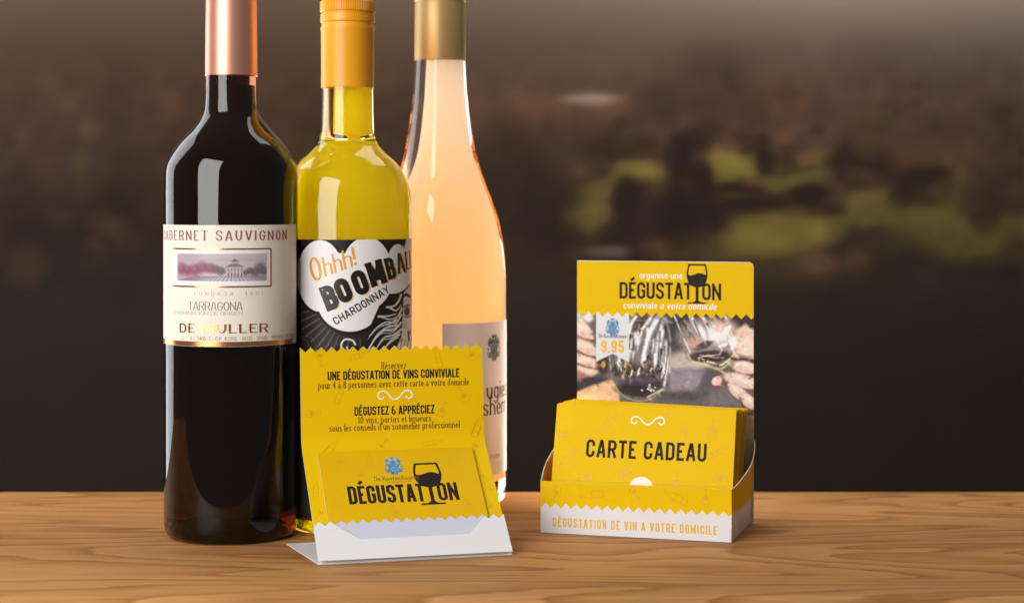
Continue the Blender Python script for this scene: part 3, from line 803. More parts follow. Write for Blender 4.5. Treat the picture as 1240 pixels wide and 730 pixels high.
# face at the right
p.poly([(487.5, 352), (499, 340), (499, 430), (470, 430), (476, 420), (484.5, 404), (486, 380)], (206, 196, 192))
W1 = (214, 206, 203); K = (36, 32, 30)
p.line([(487, 357), (491, 355), (495, 358)], 3.0, K, 1); p.blob(491.5, 375, 3.6, 6.0, (88, 78, 74), .9, soft=.5); p.blob(492, 376, 2.0, 3.6, K, .9, soft=.4)
p.line([(487, 370), (491, 367.5), (496, 369)], 1.2, K); p.line([(488, 381), (492, 383), (496, 381)], .9, K)
p.line([(493, 400), (494, 410)], 2.4, K, .9); p.blob(488, 392, 3, 4, (160, 150, 146), .6); p.line([(497, 398), (495, 403)], 1.4, K, .8)
for k in range(5): p.line([(478+k*4, 424), (481+k*4.2, 409)], .8, K, .7)
p.blob(483, 408, 3.4, 3.2, (200, 124, 40), 1, 20, soft=.4)
# hair: black mass with white strands
p.poly([(487, 350), (473, 356), (458, 366), (448, 388), (440, 430), (472, 430), (484, 404), (486, 378)], K)
strands = [[(484, 355), (480, 364), (472, 369), (467, 368)], [(467, 368.5), (476, 367), (483, 358)], [(485, 371), (480, 380), (470, 383), (457, 378.5)], [(457, 379), (468, 379), (478, 377)],
 [(484, 379), (478, 387), (466, 386), (455, 392), (446, 402)], [(484, 388), (474, 396), (462, 396), (452, 406), (445, 420)], [(484, 396), (474, 402), (464, 404), (456, 414), (451, 424)],
 [(480, 391), (468, 392), (456, 400), (448, 412), (441, 422)], [(482, 402), (472, 408), (465, 416), (461, 426)], [(470, 369), (478, 373), (484, 367)], [(478, 384), (470, 388), (460, 390)]]
for s_ in strands: p.line([tuple(q) for q in catmull(s_, 5)], 2.6, W1, 1, .7, w1=1.0)
for s_ in strands[4:9]: p.line([(x-1.5, y+3.2) for x, y in [tuple(q) for q in catmull(s_, 5)]], 1.3, W1, .95, .7, w1=.5)
cur = [(424, 422), (416, 419), (413.5, 411), (418, 405), (426, 406), (430, 411)]
p.line([tuple(q) for q in catmull(cur, 5)], 2.2, W1, 1); p.line([tuple(q) for q in catmull([(420, 414), (423, 420), (430, 423), (437, 421)], 5)], 2.0, W1)
p.line([(396, 422), (401, 417.5), (404, 419)], 1.8, W1)
p.mix((Y_ > 424)*1.0, (40, 36, 34))
# map columns: visible -80..80 deg stretched evenly in arc (column -> asin)
mbl = MB()
sheet(mbl, lambda u, v, o: B.arc(Rw, .12)(u*Rw, v, o), np.linspace(-2.5, 2.5, 72), lambda u: B.z(618), lambda u: B.z(288.6), 1, .1)
labw = mbl.build('label', principled('label_black_paper', (.026, .022, .019), .4, spec=.4), B.root, smooth=40)
p.build('label_artwork', lambda x, y: B.px(Rw, .17)(x, y), M['label_print'], labw, 1.0)
def rot_place(ox_, oy_, ang_, base, lift_k=1.0):
    ca, sa = math.cos(ang_), math.sin(ang_)
    return lambda u, v, off=0.0: base(ox_+u*ca-v*sa, oy_-(u*sa+v*ca), off)
base = B.px(Rw, .24)
boom = [('B', 397.5, 373, 17, 29.5, 21), ('O', 413.5, 364.5, 17.5, 29, 23), ('O', 432.5, 355.5, 17.5, 29.5, 21), ('M', 449.0, 345, 20, 29.5, 17), ('B', 468.8, 336.8, 11.0, 26, 14), ('A', 480.0, 330.0, 10.2, 24, 9), ('L', 490.2, 326.0, 4.6, 22.5, 5), ('L', 494.9, 324.5, 3.0, 22, 3)]
b1 = MB(); b2 = MB()
for ch, x, y, wd, ht, an in boom:
    pl = rot_place(x, y, math.radians(an), base)
    wt = min(.26, (.30 if ch == 'A' else .42)*wd/ht)
    text(b2, ch, rot_place(x+1.6, y+1.0, math.radians(an), B.px(Rw, .19)), 0, 0, ht, width=wd, weight=wt, maxseg=4, track=0)
    text(b1, ch, pl, 0, 0, ht, width=wd, weight=wt, maxseg=4, track=0)
b2.build('lettering_shadow', M['thin_orange'], labw); b1.build('lettering', M['black_label_ink'], labw)
b1 = MB(); pl = rot_place(380.5, 338.5, math.radians(20), base)
text(b1, 'O', pl, 0, 0, 27, width=13.5, weight=.12, thin=.06, slant=.12, oval=True, maxseg=4)
text(b1, 'hhh', pl, 15.5, 1.5, 22, width=35, weight=.12, thin=.05, slant=.18, maxseg=4, track=.06)
text(b1, '!', pl, 52.5, 2, 21, width=3.2, weight=.15, slant=.15, maxseg=4)
b1.build('lettering', M['orange_ink'], labw)
b1 = MB(); text(b1, 'CHARDONNAY', rot_place(407.5, 388.5, math.radians(31), base), 0, 0, 9.4, width=74, weight=.16, track=.12, wscale=1.3, maxseg=4)
b1.build('lettering', M['black_label_ink'], labw)

# --- rose wine
B = Bottle('rose_wine_bottle', 'slender clear rosé wine bottle with gold screw cap standing behind the card', 533, 1165)
Ro = 41.4
sh = B.prof([(613.2, 345), (612.6, 328), (610.4, 300), (605, 270), (595, 240), (583.5, 210), (575.5, 180), (570.2, 150), (566.6, 120), (564.8, 98), (563.6, 74)])
sh = smooth_prof([(min(r, Ro), z) for r, z in sh], 4)
pr = bottle_body(Ro, 0, sh, 312, 15.4)
mb = MB(); lathe(mb, pr, 112); mb.build('bottle_glass', M['rose_glass'], B.root, smooth=60)
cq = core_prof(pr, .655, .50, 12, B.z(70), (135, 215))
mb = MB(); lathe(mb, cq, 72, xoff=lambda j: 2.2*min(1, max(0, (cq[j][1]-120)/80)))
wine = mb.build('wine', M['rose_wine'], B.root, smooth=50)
mb = MB(); z_ = B.z
cp = [(15.4, z_(73.6)), (15.95, z_(73.6)), (16.0, z_(71)), (15.9, z_(6)), (15.55, z_(4.8)), (15.5, z_(3.6)), (16.0, z_(2.4)), (16.0, z_(-1)), (15.4, z_(-2)), (15.4, z_(-4)), (16, z_(-5)), (16, z_(-46)), (15, z_(-49)), (.01, z_(-49.5))]
lathe(mb, cp, 96); mb.build('screw_cap', M['gold_cap'], B.root, smooth=35)
A_ = lambda px: math.asin(max(-1, min(1, (px-533)/(Ro*B.k))))
labr = B.label_shell(Ro, A_(535.5), math.radians(140), B.z(568), B.z(386.5), M['pink_paper'])
ca = MB(); cb = MB(); PAr = B.arc(Ro, .2)
crest(ca, cb, math.radians(53)*Ro, B.z(417), 17, PAr)
co = ca.build('heraldic_crest', M['grey_ink'], labr); cb.build('heraldic_crest', M['ink'], labr)
b1 = MB(); a0 = A_(588)*Ro
text(b1, 'ugies', PAr, a0-.5, B.z(477), 11.0, weight=.135, thin=.045, serif=.06, oval=True, track=.10, wscale=1.22, maxseg=1.5)
text(b1, 'sherr', PAr, a0-3.4, B.z(496.5), 11.0, weight=.135, thin=.045, serif=.06, oval=True, track=.10, wscale=1.25, maxseg=1.5)
b1.build('lettering', M['ink'], labr)
b1 = MB(); text(b1, 'HESSEN', PAr, A_(592)*Ro, B.z(548), 2.3, weight=.13, track=.25, wscale=1.3, maxseg=1.5); b1.build('lettering', M['grey_ink'], labr)

# ------------------------------------------------------------------ folded card stand
CS = thing('card_stand', 'yellow folded card with zigzag top standing before the bottles on its white base flap', 'folded card', (-0.1001, 0.9628, 0), math.radians(15))
CW = 103.6
def make_profile():
    P0 = np.array((0, .5)); P1 = np.array((61, 54.5)); P2 = np.array((65.5, 107.5)); r = 7.0
    d1 = (P1-P0)/np.linalg.norm(P1-P0); d2_ = (P2-P1)/np.linalg.norm(P2-P1)
    a = P1-d1*r; c = P1+d2_*r; pts = [P0+(a-P0)*t for t in np.linspace(0, 1, 12)]
    for t in np.linspace(0, 1, 10)[1:]: pts.append((1-t)**2*a+2*t*(1-t)*P1+t*t*c)
    pts += [c+(P2-c)*t for t in np.linspace(0, 1, 8)[1:]]+[P2+d2_*12]
    pts = np.array(pts); s = np.concatenate([[0], np.cumsum(np.linalg.norm(np.diff(pts, axis=0), axis=1))])
    return pts, s
PP, SS = make_profile(); STOP = SS[-2]
def S(x, s, off=0.0):
    y = np.interp(s, SS, PP[:, 0]); z = np.interp(s, SS, PP[:, 1])
    ds = .8; y2 = np.interp(s+ds, SS, PP[:, 0])-np.interp(s-ds, SS, PP[:, 0]); z2 = np.interp(s+ds, SS, PP[:, 1])-np.interp(s-ds, SS, PP[:, 1])
    L = math.hypot(y2, z2)+1e-9
    bow = .9*math.sin(math.pi*x/CW)*min(1, s/130)**2          # the sheet bows a little
    return (x, y-off*z2/L+bow, z+off*y2/L)
pitch = 5.92
srows = [0]+[SS[i] for i in range(1, len(SS)-2) if i % 2 == 0]
# panel sheet
mb = MB(); us = zig_us(0, CW, pitch)
def panel(mb, us, v0, v1, th, lift, nv=26):
    sheet(mb, lambda u, v, off: S(u, v, off+lift), us, v0, v1, nv, th)
panel(mb, us, lambda u: 0, lambda u: STOP-1.4+zig(u, pitch, 1.4, .5), .4, 0, 44)
pan = mb.build('panel', M['white'], CS, smooth=30)
mb = MB(); panel(mb, us, lambda u: 24.2+zig(u, pitch, 1.4), lambda u: STOP-1.4+zig(u, pitch, 1.4, .5), .03, .26, 90)
prt = mb.build('yellow_print', M['yellow'], pan, smooth=30)
mb = MB(); sheet(mb, lambda u, v, off: (u-8.0*(1-u/CW)*v/62.0, v, .55+off), [0, CW/2, CW], lambda u: 0.2, lambda u: 62.0, 4, .45)
mb.build('base_flap', M['white'], CS)
# corner pocket strip
mb = MB()
us2 = sorted(set(zig_us(0, CW, pitch)+[9.9, 23.0, 82.2, 92.9]))
def ptop(u):
    zz = 24.2+zig(u, pitch, 1.4)
    if u <= 9.9 or u >= 92.9: return zz-.05
    if u < 23: return 24.5+(13-24.5)*(u-9.9)/13.1
    if u > 82.2: return 13+(24.5-13)*(u-82.2)/10.7
    return 13.0
panel(mb, us2, lambda u: .1, ptop, .4, 2.55, 6)
mb.build('corner_pocket', M['white'], CS, smooth=30)
mb = MB()
sheet(mb, lambda u, v, off: S(u, v, 1.55+off) if True else None, [0, CW], lambda u: 0.02, lambda u: .12, 1, 1.5)
# text on the upper panel
PT = lambda u, v, off=0.0: S(u, v, .29+off)
sz = lambda z: SS[np.searchsorted(PP[:, 1], z)-1]+(z-PP[np.searchsorted(PP[:, 1], z)-1, 1])*1.003
def line(s, zc, width, h, mat, **kw):
    b = MB(); text(b, s, PT, 52.6, sz(zc)-h/2, h, width=width, anchor='c', **kw); b.build('lettering', mat, pan)
sser = dict(weight=.14, thin=.065, track=.08, oval=True, serif=.10)
line('Réservez', 96.6, 14.0, 4.0, M['brown_ink'], **sser)
line('UNE DÉGUSTATION DE VINS CONVIVIALE', 91.6, 75, 4.9, M['ink'], weight=.165, track=.055)
line('pour 4 à 8 personnes avec cette carte a votre domicile', 86.6, 86, 4.0, M['brown_ink'], **sser)
line('DÉGUSTEZ & APPRÉCIEZ', 71.8, 45.5, 4.9, M['ink'], weight=.165, track=.055)
line('10 vins, portos et liqueurs', 67.0, 41.5, 3.8, M['brown_ink'], **sser)
line('sous les conseils d\'un sommelier professionnel', 63.0, 74, 3.9, M['brown_ink'], **sser)
b = MB(); ornament(b, 53, sz(80.2), 20, 5.0, PT, .8); b.build('ornament', M['white_ink'], pan)
b = MB()
PM = lambda u, v, off=0.0: S(u, v, .272+off*.2)
for (kind, x, s, size, an) in (('g', 11, 128, 9, 10), ('b', 33, 129, 10, -70), ('b', 78, 127, 11, 15), ('g', 97, 129, 8, -160), ('b', 22, 108, 11, -25), ('g', 92, 106, 9, -150), ('g', 80, 98, 8, 160), ('g', 7, 98, 8, 100), ('b', 100, 88, 13, -25),
        ('b', 16, 78, 12, -45), ('g', 45, 79, 8, 140), ('b', 74, 79, 11, -80), ('g', 97, 76, 8, -60), ('b', 4.5, 50, 10, -10), ('g', 4.5, 33, 8, -40), ('b', 99, 50, 11, 12), ('g', 98.5, 32, 8, 30), ('b', 60, 103, 9, -75)):
    (motif_bottle if kind == 'b' else motif_glass)(b, x, s, size, math.radians(an), PM)
faint(b, pan)

# gift card tucked in the stand
GC = thing('gift_card', 'yellow and white plastic gift card tucked into the folded card stand', 'gift card', (-0.1001, 0.9628, 0), math.radians(15))
mb = MB(); g0, g1 = 7.9, 95.0; gs0, gs1 = 6.0, 74.2; rc = 2.6
def gtop(u):
    e = min(u-g0, g1-u)
    return gs1-(rc-math.sqrt(max(0, rc*rc-(rc-e)**2)) if e < rc else 0)
gus = sorted(set(list(np.linspace(g0, g0+rc, 6))+list(np.linspace(g1-rc, g1, 6))+zig_us(g0, g1, pitch)))
panel(mb, gus, lambda u: gs0, gtop, .8, 1.7, 12); card = mb.build('card_body', M['white_plastic'], GC, smooth=30)
mb = MB(); panel(mb, gus, lambda u: 25.2+zig(u, pitch, 1.35), gtop, .02, 1.75, 12); mb.build('yellow_print', M['yellow_card'], GC, smooth=30)
PG = lambda u, v, off=0.0: S(u, v, 1.79+off)
b = MB()
text(b, 'DÉGUSTAT', PG, 20.8, 37.0, 12.4, width=42.0, weight=.150, track=.06)
text(b, 'ON', PG, 70.0, 37.0, 12.4, width=11.4, weight=.150, track=.06)
b.build('lettering', M['ink'], GC)
b = MB(); wine_glass_icon(b, 66.5, 34.6, 27.0*1.08, PG); b.build('wine_glass_logo', M['ink'], GC)
ca = MB(); cb = MB(); crest(ca, cb, 48.5, 62.5, 13.0, PG); ca.build('crest', M['blue_ink'], GC); cb.build('crest', M['blue_pale'], GC)
b = MB(); text(b, 'De Kasteelhoeve', PG, 49.0, 52.4, 3.0, width=25, weight=.13, thin=.08, anchor='c', oval=True); stroke(b, [(42, 51.2), (57, 51.2)], False, lambda d: .12, PG)
b.build('lettering', M['brown_ink'], GC)
b = MB(); PMg = lambda u, v, off=0.0: S(u, v, 1.765+off*.2)
for (kind, x, s, size, an) in (('g', 19, 66, 9, -30), ('b', 36, 68, 9, -5), ('b', 84, 68, 12, -30), ('g', 30, 56, 8, 10), ('b', 66, 31, 12, 40), ('g', 86, 33, 8, 30), ('b', 16, 40, 12, -35), ('g', 45, 31, 8, 200)):
    (motif_bottle if kind == 'b' else motif_glass)(b, x, s, size, math.radians(an), PMg, .3)
faint(b, GC)

# ------------------------------------------------------------------ display box with header
DB = thing('display_box', 'yellow and white counter display box with tall printed header at the right', 'display box', (0.0162, 1.0558, 0), math.radians(-16.5))
TW, TD, TH = 109.4, 64.0, 29.6
hs = lambda t: float(np.interp(t, [0, 6, 12, 18, 24, 32, 40, 50, 58, 64], [29.6, 30.5, 32.2, 34.2, 36.0, 38.2, 40.8, 44.6, 47.6, 48.6]))
th = .45
front = lambda u, v, off: (u, -off-.5*math.sin(math.pi*u/TW)*(v/TH), v)
mb = MB(); sheet(mb, lambda u, v, o: front(u, v, o), np.linspace(0, TW, 13), lambda u: 0.3, lambda u: TH, 4, th); fp = mb.build('front_panel', M['white'], DB)
mb = MB(); sheet(mb, lambda u, v, o: front(u, v, o+.06), zig_us(0, TW, 6.0), lambda u: 16.0+zig(u, 6.0, 1.5), lambda u: TH, 4, .03); mb.build('yellow_print', M['yellow'], fp)
PF = lambda u, v, off=0.0: front(u, v, .09+off)
b = MB(); text(b, 'DÉGUSTATION DE VIN A VOTRE DOMICILE', PF, 7.2, 4.1, 5.0, width=94, weight=.15, track=.17); b.build('lettering', M['gold_ink'], fp)
b = MB(); PFm = lambda u, v, off=0.0: front(u, v, .075+off*.2)
for (kind, x, s, size, an) in (('g', 9, 22.5, 8, -20), ('b', 30, 23, 14, 100), ('b', 78, 24, 14, 62), ('g', 95, 25, 8, 180), ('g', 55, 25, 7, 40)):
    (motif_bottle if kind == 'b' else motif_glass)(b, x, s, size, math.radians(an), PFm)
faint(b, fp)
for side in (1, -1):
    def sd(u, v, off, side=side):
        bul = (5.6 if side > 0 else 4.4)*math.sin(math.pi*min(1, max(0, u)/TD)*(.84 if side > 0 else .90))*(v/max(hs(u), 30))**1.3
        x = TW+bul+off if side > 0 else -bul-off
        return (x, u, v)
    us = sorted(set(zig_us(.0, TD, 6.0)+list(np.linspace(0, TD, 25))))
    mb = MB(); sheet(mb, sd, us, lambda u: .3, hs, 8, th); sp = mb.build('side_panel', M['white'], DB, smooth=30)
    mb = MB(); sheet(mb, lambda u, v, o: sd(u, v, o+.06), us, lambda u: 16.0+zig(u, 6.0, 1.5), lambda u: hs(u)-.25, 8, .03); mb.build('yellow_print', M['yellow'], sp, smooth=30)
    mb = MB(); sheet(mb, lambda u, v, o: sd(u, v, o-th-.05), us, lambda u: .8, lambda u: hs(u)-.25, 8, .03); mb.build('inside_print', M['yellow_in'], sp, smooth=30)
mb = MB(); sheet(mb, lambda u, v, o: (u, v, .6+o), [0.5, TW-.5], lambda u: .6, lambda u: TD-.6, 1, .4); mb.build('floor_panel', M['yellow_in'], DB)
# header
H0, H1, HZ = 5.0, 111.4, 152.6
hm = lambda u: H0+(u-3.4)*(H1-H0)/105.4
hd = lambda u, v, off: (u, TD-.2-off+.7*math.sin(math.pi*(u-H0)/(H1-H0))*(v/HZ)**2, v)
def htop(u):
    e = H1-u; r = 3.0
    return HZ-(r-math.sqrt(max(0, r*r-(r-e)**2)) if e < r else 0)
hus = sorted(set(list(np.linspace(H0, H1-3, 20))+list(np.linspace(H1-3, H1, 7))))
mb = MB(); sheet(mb, hd, hus, lambda u: .4, htop, 20, .5); hp = mb.build('header_panel', M['white'], DB, smooth=30)
hz = 120.7
mb = MB(); us = sorted(set(zig_us(H0, H1, 5.95)+list(np.linspace(H1-3, H1, 6))))
sheet(mb, lambda u, v, o: hd(u, v, o+.12), us, lambda u: hz+zig(u, 5.95, 1.5, .5), lambda u: htop(u)-.3 if u > H0+.1 else htop(u)-.3, 6, .04); mb.build('yellow_print', M['yellow'], hp, smooth=30)
PH = lambda u, v, off=0.0: hd(hm(u), v, .16+off)
b = MB()
text(b, 'DÉGUSTAT', PH, 29.2, 130.2, 9.9, width=43.4, weight=.150, track=.06)
text(b, 'ON', PH, 78.6, 130.0, 9.9, width=11.2, weight=.150, track=.06); b.build('lettering', M['ink'], hp)
b = MB(); wine_glass_icon(b, 75.6, 127.8, 23.4, PH); b.build('wine_glass_logo', M['ink'], hp)
b = MB(); text(b, 'organise une', PH, 54.0, 142.3, 4.3, width=26, weight=.15, thin=.09, anchor='c', oval=True, serif=.07)
text(b, 'conviviale', PH, 31.5, 124.4, 4.2, width=20.5, weight=.15, thin=.09, oval=True, serif=.07)
text(b, 'a votre domicile', PH, 53.6, 124.4, 4.3, width=33.5, weight=.17, thin=.09, oval=True, slant=.22); b.build('lettering', M['white_ink'], hp)
# the printed photograph: hands and glasses
p = Paint(697.5, 915, 376, 497, .62, (100, 92, 92))
X_, Y_ = p.X, p.Y
SK = (214, 180, 164); SD = (150, 112, 98); DK = (56, 50, 54)
p.blob(845, 398, 50, 30, (62, 56, 58), 1, soft=.8); p.blob(838, 436, 34, 14, (184, 170, 158), 1, -4, soft=.7); p.blob(850, 450, 40, 7, (90, 80, 82), .8, soft=1)
p.poly([(812, 446), (858, 446), (846, 470), (812, 474)], (140, 128, 138), 1, 6); p.blob(840, 476, 46, 6, (74, 68, 72), .9, soft=1); p.blob(880, 478, 26, 12, (112, 108, 112), .8, soft=.9)
p.blob(862, 452, 9, 24, (84, 78, 84), .8, 25, soft=.9)
p.blob(905, 386, 26, 12, (58, 46, 46), 1, soft=.7)
# left hand
p.blob(700, 384, 8, 9, (184, 184, 172), 1, soft=.5); p.blob(712, 382, 6, 8, (212, 206, 200), 1, soft=.5)
p.poly([(696, 388), (714, 392), (718, 460), (696, 470)], SD, 1, 3)
p.poly([(696, 386), (708, 389), (718, 402), (719, 411), (712, 413), (724, 424), (724, 431), (716, 432), (728, 442), (727, 449), (716, 456), (696, 448)], SK, 1, 2.5)
for (x, y, rx, ry, an) in ((702, 396, 10, 4, 14), (706, 417, 14, 4, 10), (712, 436, 14, 3.5, 12), (712, 448, 12, 2.5, 14)): p.blob(x, y, rx, ry, (230, 204, 190), .8, an, soft=1)
for pts_ in ([(696, 406), (708, 411), (720, 412)], [(696, 424), (712, 431), (726, 432)], [(696, 440), (712, 445), (728, 447)]): p.line([tuple(q) for q in catmull(pts_, 5)], 2.2, (96, 62, 56), .85, 2.2)
p.blob(714, 466, 24, 9, (58, 54, 62), 1, -12, soft=.4); p.blob(730, 440, 8, 14, (60, 46, 36), .9, soft=.6)
p.poly([(696, 476), (716, 467), (740, 459), (750, 470), (752, 492), (696, 492)], (214, 174, 132), 1, 3); p.blob(716, 482, 16, 5, (232, 198, 160), .7, -12, soft=1)
p.blob(731, 441, 2.5, 4, (214, 176, 80), .9, soft=.7)
# big glass
p.blob(775, 428, 37, 54, (112, 102, 100), .96, soft=.12)
r = np.random.RandomState(11)
gl = (np.hypot((X_-775)/37, (Y_-428)/56) < 1)
C0 = p.C.copy()
p.blob(760, 395, 16, 14, (120, 98, 88), .8, soft=1); p.blob(778, 392, 10, 16, (60, 52, 52), .8, soft=1)
for (pts_, w_, c_) in (([(760, 398), (752, 420), (750, 446)], 4.5, (226, 224, 228)), ([(771, 382), (757, 404), (748, 424)], 4.0, (232, 230, 234)), ([(800, 380), (788, 402), (780, 432), (778, 452)], 6.5, (230, 230, 236)),
        ([(806, 384), (798, 410), (795, 446)], 5.0, (216, 214, 222)), ([(789, 384), (779, 398), (776, 412)], 4.0, (236, 234, 236)), ([(766, 410), (765, 436)], 3.0, (210, 206, 208)), ([(808, 412), (806, 440), (802, 456)], 3.5, (228, 226, 230)),
        ([(770, 398), (768, 424)], 3.0, (52, 44, 44)), ([(794, 400), (788, 430)], 2.6, (60, 52, 52)), ([(784, 394), (780, 410)], 3.0, (160, 122, 98)), ([(756, 424), (757, 448)], 2.6, (50, 44, 44)), ([(801, 418), (799, 450)], 2.4, (70, 62, 64))):
    p.line([tuple(q) for q in catmull(pts_, 5)], w_, c_, .9, 2.4, w1=w_*.6)
for k in range(60):
    x = 742+68*r.rand(); y = 382+r.rand()*50; ln = 6+r.rand()*20; sl = .35*r.rand() if y < 412 else 0.05
    c = [(244, 242, 244), (216, 214, 220), (46, 40, 40), (168, 132, 104), (150, 144, 146)][r.choice(5, p=[.42, .20, .20, .08, .10])]
    p.line([(x, y), (x-ln*sl, y+ln)], 1.2+r.rand()*2.8, c, .8, 1.8, w1=.6)
p.blob(770, 448, 26, 9, (48, 40, 38), .75, soft=.9)
for k in range(60):
    x = 744+62*r.rand(); y = 434+r.rand()*22
    c = [(196, 158, 92), (38, 32, 32), (240, 234, 226), (128, 98, 66)][r.choice(4, p=[.10, .42, .34, .14])]
    p.line([(x, y), (x+(r.rand()-.5)*6, y+2+r.rand()*6)], .8+r.rand()*1.8, c, .9, 1.1)
p.blob(780, 463, 28, 10, (62, 50, 58), .95, soft=.4); p.blob(772, 472, 26, 7, (44, 38, 36), .9, 4, soft=.5); p.blob(784, 458, 24, 3, (104, 84, 96), .6, soft=.8)
for k in range(10): p.blob(778+r.rand()*18, 464+r.rand()*8, 1.6, 1.0, (226, 220, 210), .9, r.rand()*90, soft=.5)
p.line([tuple(q) for q in catmull([(739, 440), (743, 462), (754, 477), (772, 484), (790, 481), (803, 470)], 6)], 1.5, (186, 168, 132), .75, 1.4); p.line([(786, 479), (804, 469)], 2.4, (224, 206, 164), .8, 1.6)
p.line([tuple(q) for q in catmull([(740, 388), (737, 415), (740, 445)], 6)], 1.2, (196, 190, 188), .8); p.line([(758, 386), (804, 387)], 1.0, (176, 172, 172), .7)
p.line([tuple(q) for q in catmull([(808, 384), (813, 410), (811, 440), (806, 464)], 6)], 3.2, (224, 222, 226), .85); p.line([(811, 400), (812, 440)], 1.0, (64, 58, 60), .8)
p.C = np.where((gl | (Y_ > 460))[..., None], p.C, C0*.5+p.C*.5)
# second glass, tilted
p.blob(864, 408, 42, 25, (158, 142, 138), .85, 8, soft=.3)
for (pts_, w_, c_) in (([(838, 380), (848, 398), (856, 408)], 5, (232, 230, 234)), ([(852, 380), (862, 396)], 4, (226, 222, 224)), ([(828, 384), (836, 404), (842, 416)], 3, (60, 50, 50)), ([(842, 386), (850, 404)], 2.5, (54, 46, 46)), ([(880, 380), (888, 400), (888, 418)], 3.5, (222, 214, 212)), ([(866, 380), (872, 392)], 4, (190, 148, 134))):
    p.line([tuple(q) for q in catmull(pts_, 5)], w_, c_, .9, 2.2, w1=w_*.6)
for k in range(34):
    x = 828+60*r.rand(); y = 379+r.rand()*32; ln = 5+r.rand()*14
    c = [(240, 238, 240), (214, 210, 212), (58, 46, 46), (196, 150, 134), (150, 138, 136)][r.choice(5, p=[.32, .2, .22, .14, .12])]
    p.line([(x, y), (x+ln*.5, y+ln)], .9+r.rand()*2.2, c, .8, 1.3, w1=.6)
p.blob(872, 400, 16, 12, (232, 228, 230), .85, -20, soft=.7); p.blob(843, 410, 11, 6, (196, 150, 136), .8, -20, soft=.6); p.blob(854, 415, 12, 4, (62, 48, 52), .8, -25, soft=.5)
p.line([(818, 380), (832, 412), (838, 424)], 1.6, (222, 216, 212), .9); p.line([(822, 384), (829, 406)], 1.0, (70, 60, 58), .8)
p.blob(862, 428, 27, 7, (58, 46, 44), .95, -4, soft=.35)
for k in range(18): p.line([(842+r.rand()*38, 424+r.rand()*8), (844+r.rand()*40, 426+r.rand()*7)], .9, (230, 222, 206) if r.rand() > .5 else (40, 32, 30), .7)
p.line([tuple(q) for q in catmull([(834, 425), (840, 434), (856, 438), (872, 443), (884, 436), (890, 424)], 6)], 2.0, (214, 194, 134), .85, 1.6); p.line([(858, 434), (876, 438), (886, 430)], 1.8, (236, 222, 160), .9); p.line([(870, 442), (880, 448)], 2.5, (206, 176, 120), .8)
# right hands
p.poly([(893, 396), (904, 388), (916, 396), (916, 430), (892, 424)], (216, 184, 168), 1, 4); p.blob(906, 414, 12, 9, (230, 206, 194), .8, soft=.8); p.blob(880, 392, 14, 9, (204, 164, 150), .7, soft=.8)
p.line([(888, 430), (916, 433)], 4.0, (70, 46, 44), .9, 2)
for (x, y, rx, ry, an) in ((904, 440, 16, 7.5, 8), (870, 457, 7, 5, -35), (900, 456, 23, 8, 14), (896, 470, 15, 7, 38), (908, 480, 13, 7, 40)):
    p.blob(x+.5, y+2, rx+1.5, ry+1.5, (112, 78, 72), .8, an, soft=.3); p.blob(x, y, rx, ry, (216, 184, 172), 1, an, soft=.3); p.blob(x-1, y-2.5, rx*.65, ry*.4, (236, 214, 204), .7, an, soft=.9)
p.blob(872, 460, 3, 2, (226, 170, 150), .8, soft=.5); p.line([(898, 476), (902, 488)], 1.6, (72, 60, 64), .8)
r2 = np.random.RandomState(8)
for k in range(420):                                     # fine broken detail all over the picture
    x = r2.uniform(698, 914); y = r2.uniform(380, 488)
    iy_ = int((y-p.ys[0])/.62); ix_ = int((x-p.xs[0])/.62)
    c0 = p.C[min(iy_, p.C.shape[0]-1), min(ix_, p.C.shape[1]-1)]
    c = np.clip(c0*r2.choice([.84, .90, 1.10, 1.18]), 0, 250); a_ = r2.uniform(0, 3.1)
    p.line([(x, y), (x+5*math.cos(a_), y+5*math.sin(a_))], 1.0+2.2*r2.rand(), c, .55, 1.8)
for (x, y, rx, ry, an) in ((882, 396, 7, 3, -50), (868, 404, 8, 3, -30), (890, 410, 4, 8, 10), (852, 398, 3, 9, -25), (878, 414, 6, 2.5, -20)): p.blob(x, y, rx, ry, (242, 240, 242), .8, an, soft=.7)
p.C = p.C*(1+.04*p.noise(1, 2.2, 4)[..., None])
p.mix(np.full(X_.shape, .03), (150, 140, 138))
hx = lambda x: H0+(x-698)/(914-698)*(H1-H0)
hzv = lambda y: 119.8-(y-381.5)/(484-381.5)*(119.8-69.6)
p.X = np.clip(p.X, 698, 914)
p.build('photo_print', lambda x, y: hd(hx(x), hzv(y), .06), M['photo'], hp, 1.28)
# price banner
mb = MB(); bx0, bx1, bxm = hm(15.0), hm(34.9), hm(25.0)
sheet(mb, lambda u, v, o: hd(u, v, .10+o), sorted([bx0, bxm, bx1]+zig_us(bx0, bx1, 5.95)), lambda u: 97.3-(abs(u-bxm)/(bx1-bxm))*5.0, lambda u: hz+zig(u, 5.95, 1.5, .5)+.1, 3, .02)
mb.build('price_banner', M['white'], hp)
PB = lambda u, v, off=0.0: hd(hm(u), v, .13+off)
ca = MB(); cb = MB(); crest(ca, cb, 25, 113.2, 10.6, PB); ca.build('crest', M['blue_ink'], hp); cb.build('crest', M['blue_pale'], hp)
b = MB(); text(b, 'De Kasteelhoeve', PB, 25, 106.6, 2.5, width=16.8, weight=.14, thin=.09, anchor='c', oval=True); b.build('lettering', M['navy_ink'], hp)
b = MB(); text(b, '9,95', PB, 18.0, 97.9, 7.3, width=14.0, weight=.19, track=.10); b.build('lettering', M['gold_ink'], hp)

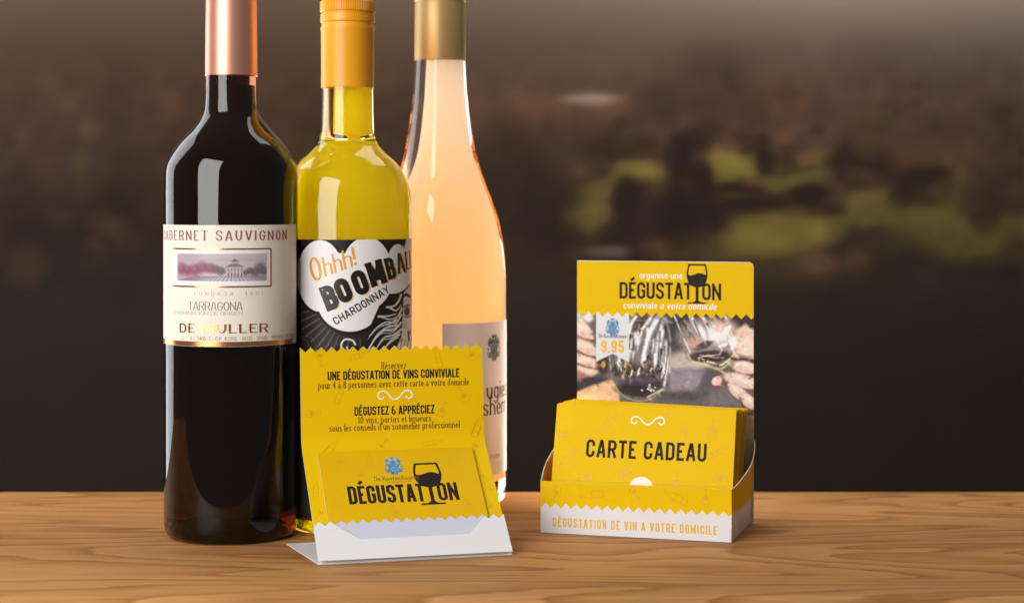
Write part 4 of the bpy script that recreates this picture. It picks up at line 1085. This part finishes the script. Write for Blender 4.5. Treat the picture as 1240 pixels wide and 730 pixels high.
# ------------------------------------------------------------------ the cards standing in the box
NC, CWD, CHT = 11, 105.3, 72.5
def card_mesh():
    mb = MB(); g = 1.75; t_ = .5
    # plan outline of a folded sheet: closed fold at the left, open at the right
    o = [(0.7, 0), (CWD, 0), (CWD, t_), (1.0, t_), (.55, g/2), (1.0, g-t_), (CWD-.35, g-t_), (CWD-.35, g), (.7, g), (.2, g*.78), (0, g/2), (.2, g*.22)]
    n = len(o)
    vs = [(x, y, 0) for x, y in o]+[(x, y, CHT) for x, y in o]
    fs = [(i, (i+1) % n, (i+1) % n+n, i+n) for i in range(n)]
    for k in (0, n):
        q = [(0, 1, 2, 3), (0, 3, 4, 11), (11, 4, 10), (10, 4, 9), (9, 4, 5, 8), (8, 5, 6, 7)]
        fs += [tuple(i+k for i in (f if k else f[::-1])) for f in q]
    mb.add(vs, fs)
    me = mb.build('gift_card', M['yellow'], None)
    me.data.materials.append(M['cut_edge'])
    for pl in me.data.polygons:
        if pl.normal.x > .9: pl.material_index = 1
    return me
proto = card_mesh()
GRP = 'gift cards filed in the display box'
rzb = math.radians(-16.5); ex = Vector((math.cos(rzb), math.sin(rzb), 0)); ey = Vector((-math.sin(rzb), math.cos(rzb), 0))
org = Vector(DB.location)
for i in range(NC):
    o = proto if i == 0 else proto.copy()
    if i: COL.objects.link(o)
    q = i/(NC-1)
    yb = 7.0+q*28.5; tilt = math.radians(16.8+1.2*q+random.uniform(-.25, .25))
    xo = 2.1+q*.3+random.uniform(-.9, .9)*(i > 0)
    loc = org+ex*(xo*MM)+ey*(yb*MM)+Vector((0, 0, (1.0+random.uniform(0, .5)*(i > 0))*MM))
    o.rotation_mode = 'XYZ'
    o.matrix_world = Matrix.Translation(loc) @ Matrix.Rotation(rzb, 4, 'Z') @ Matrix.Rotation(-tilt, 4, 'X') @ Matrix.Rotation(q*.022+random.uniform(-.006, .006)*(i > 0), 4, 'Y')
    o['category'] = 'gift card'; o['group'] = GRP
    o['label'] = 'plain yellow gift card standing edge-on in the stack behind the front card'
    if i == 1: o['label'] = 'yellow gift card pressed directly behind the CARTE CADEAU card in the box'
    if i == NC-1: o['label'] = 'rearmost yellow gift card in the box, leaning back against the tall header'
    if i == 0:
        o['label'] = 'foremost yellow gift card in the box printed CARTE CADEAU'
        P0 = lambda u, v, off=0.0: (u, -.05-off, v)
        b = MB(); text(b, 'CARTE CADEAU', P0, 19.5, 42.2, 10.3, width=70, weight=.155, track=.10); b.build('lettering', M['ink'], o)
        b = MB(); ornament(b, 54.6, 64.4, 20, 4.6, P0, .8); b.build('ornament', M['white_ink'], o)
        b = MB(); ellipse(b, 53, 25.0, 7.2, 7.2, P0, 0, 36); b.build('round_emblem', M['white_ink'], o)
        b = MB(); PMc = lambda u, v, off=0.0: (u, -.03-off*.2, v)
        for (kind, x, s, size, an) in (('b', 32, 63, 13, -40), ('b', 62, 66, 12, -50), ('g', 92, 62, 9, 180), ('g', 6, 56, 8, 170), ('b', 10, 42, 13, -35), ('g', 43, 33, 8, 100), ('b', 74, 44, 10, 35), ('b', 96, 48, 13, -60), ('g', 73, 31, 8, 180), ('b', 44, 36, 11, 35), ('g', 99, 33, 9, 80), ('g', 20, 31, 9, -80), ('b', 76, 60, 8, 20)):
            (motif_bottle if kind == 'b' else motif_glass)(b, x, s, size, math.radians(an), PMc)
        faint(b, o)
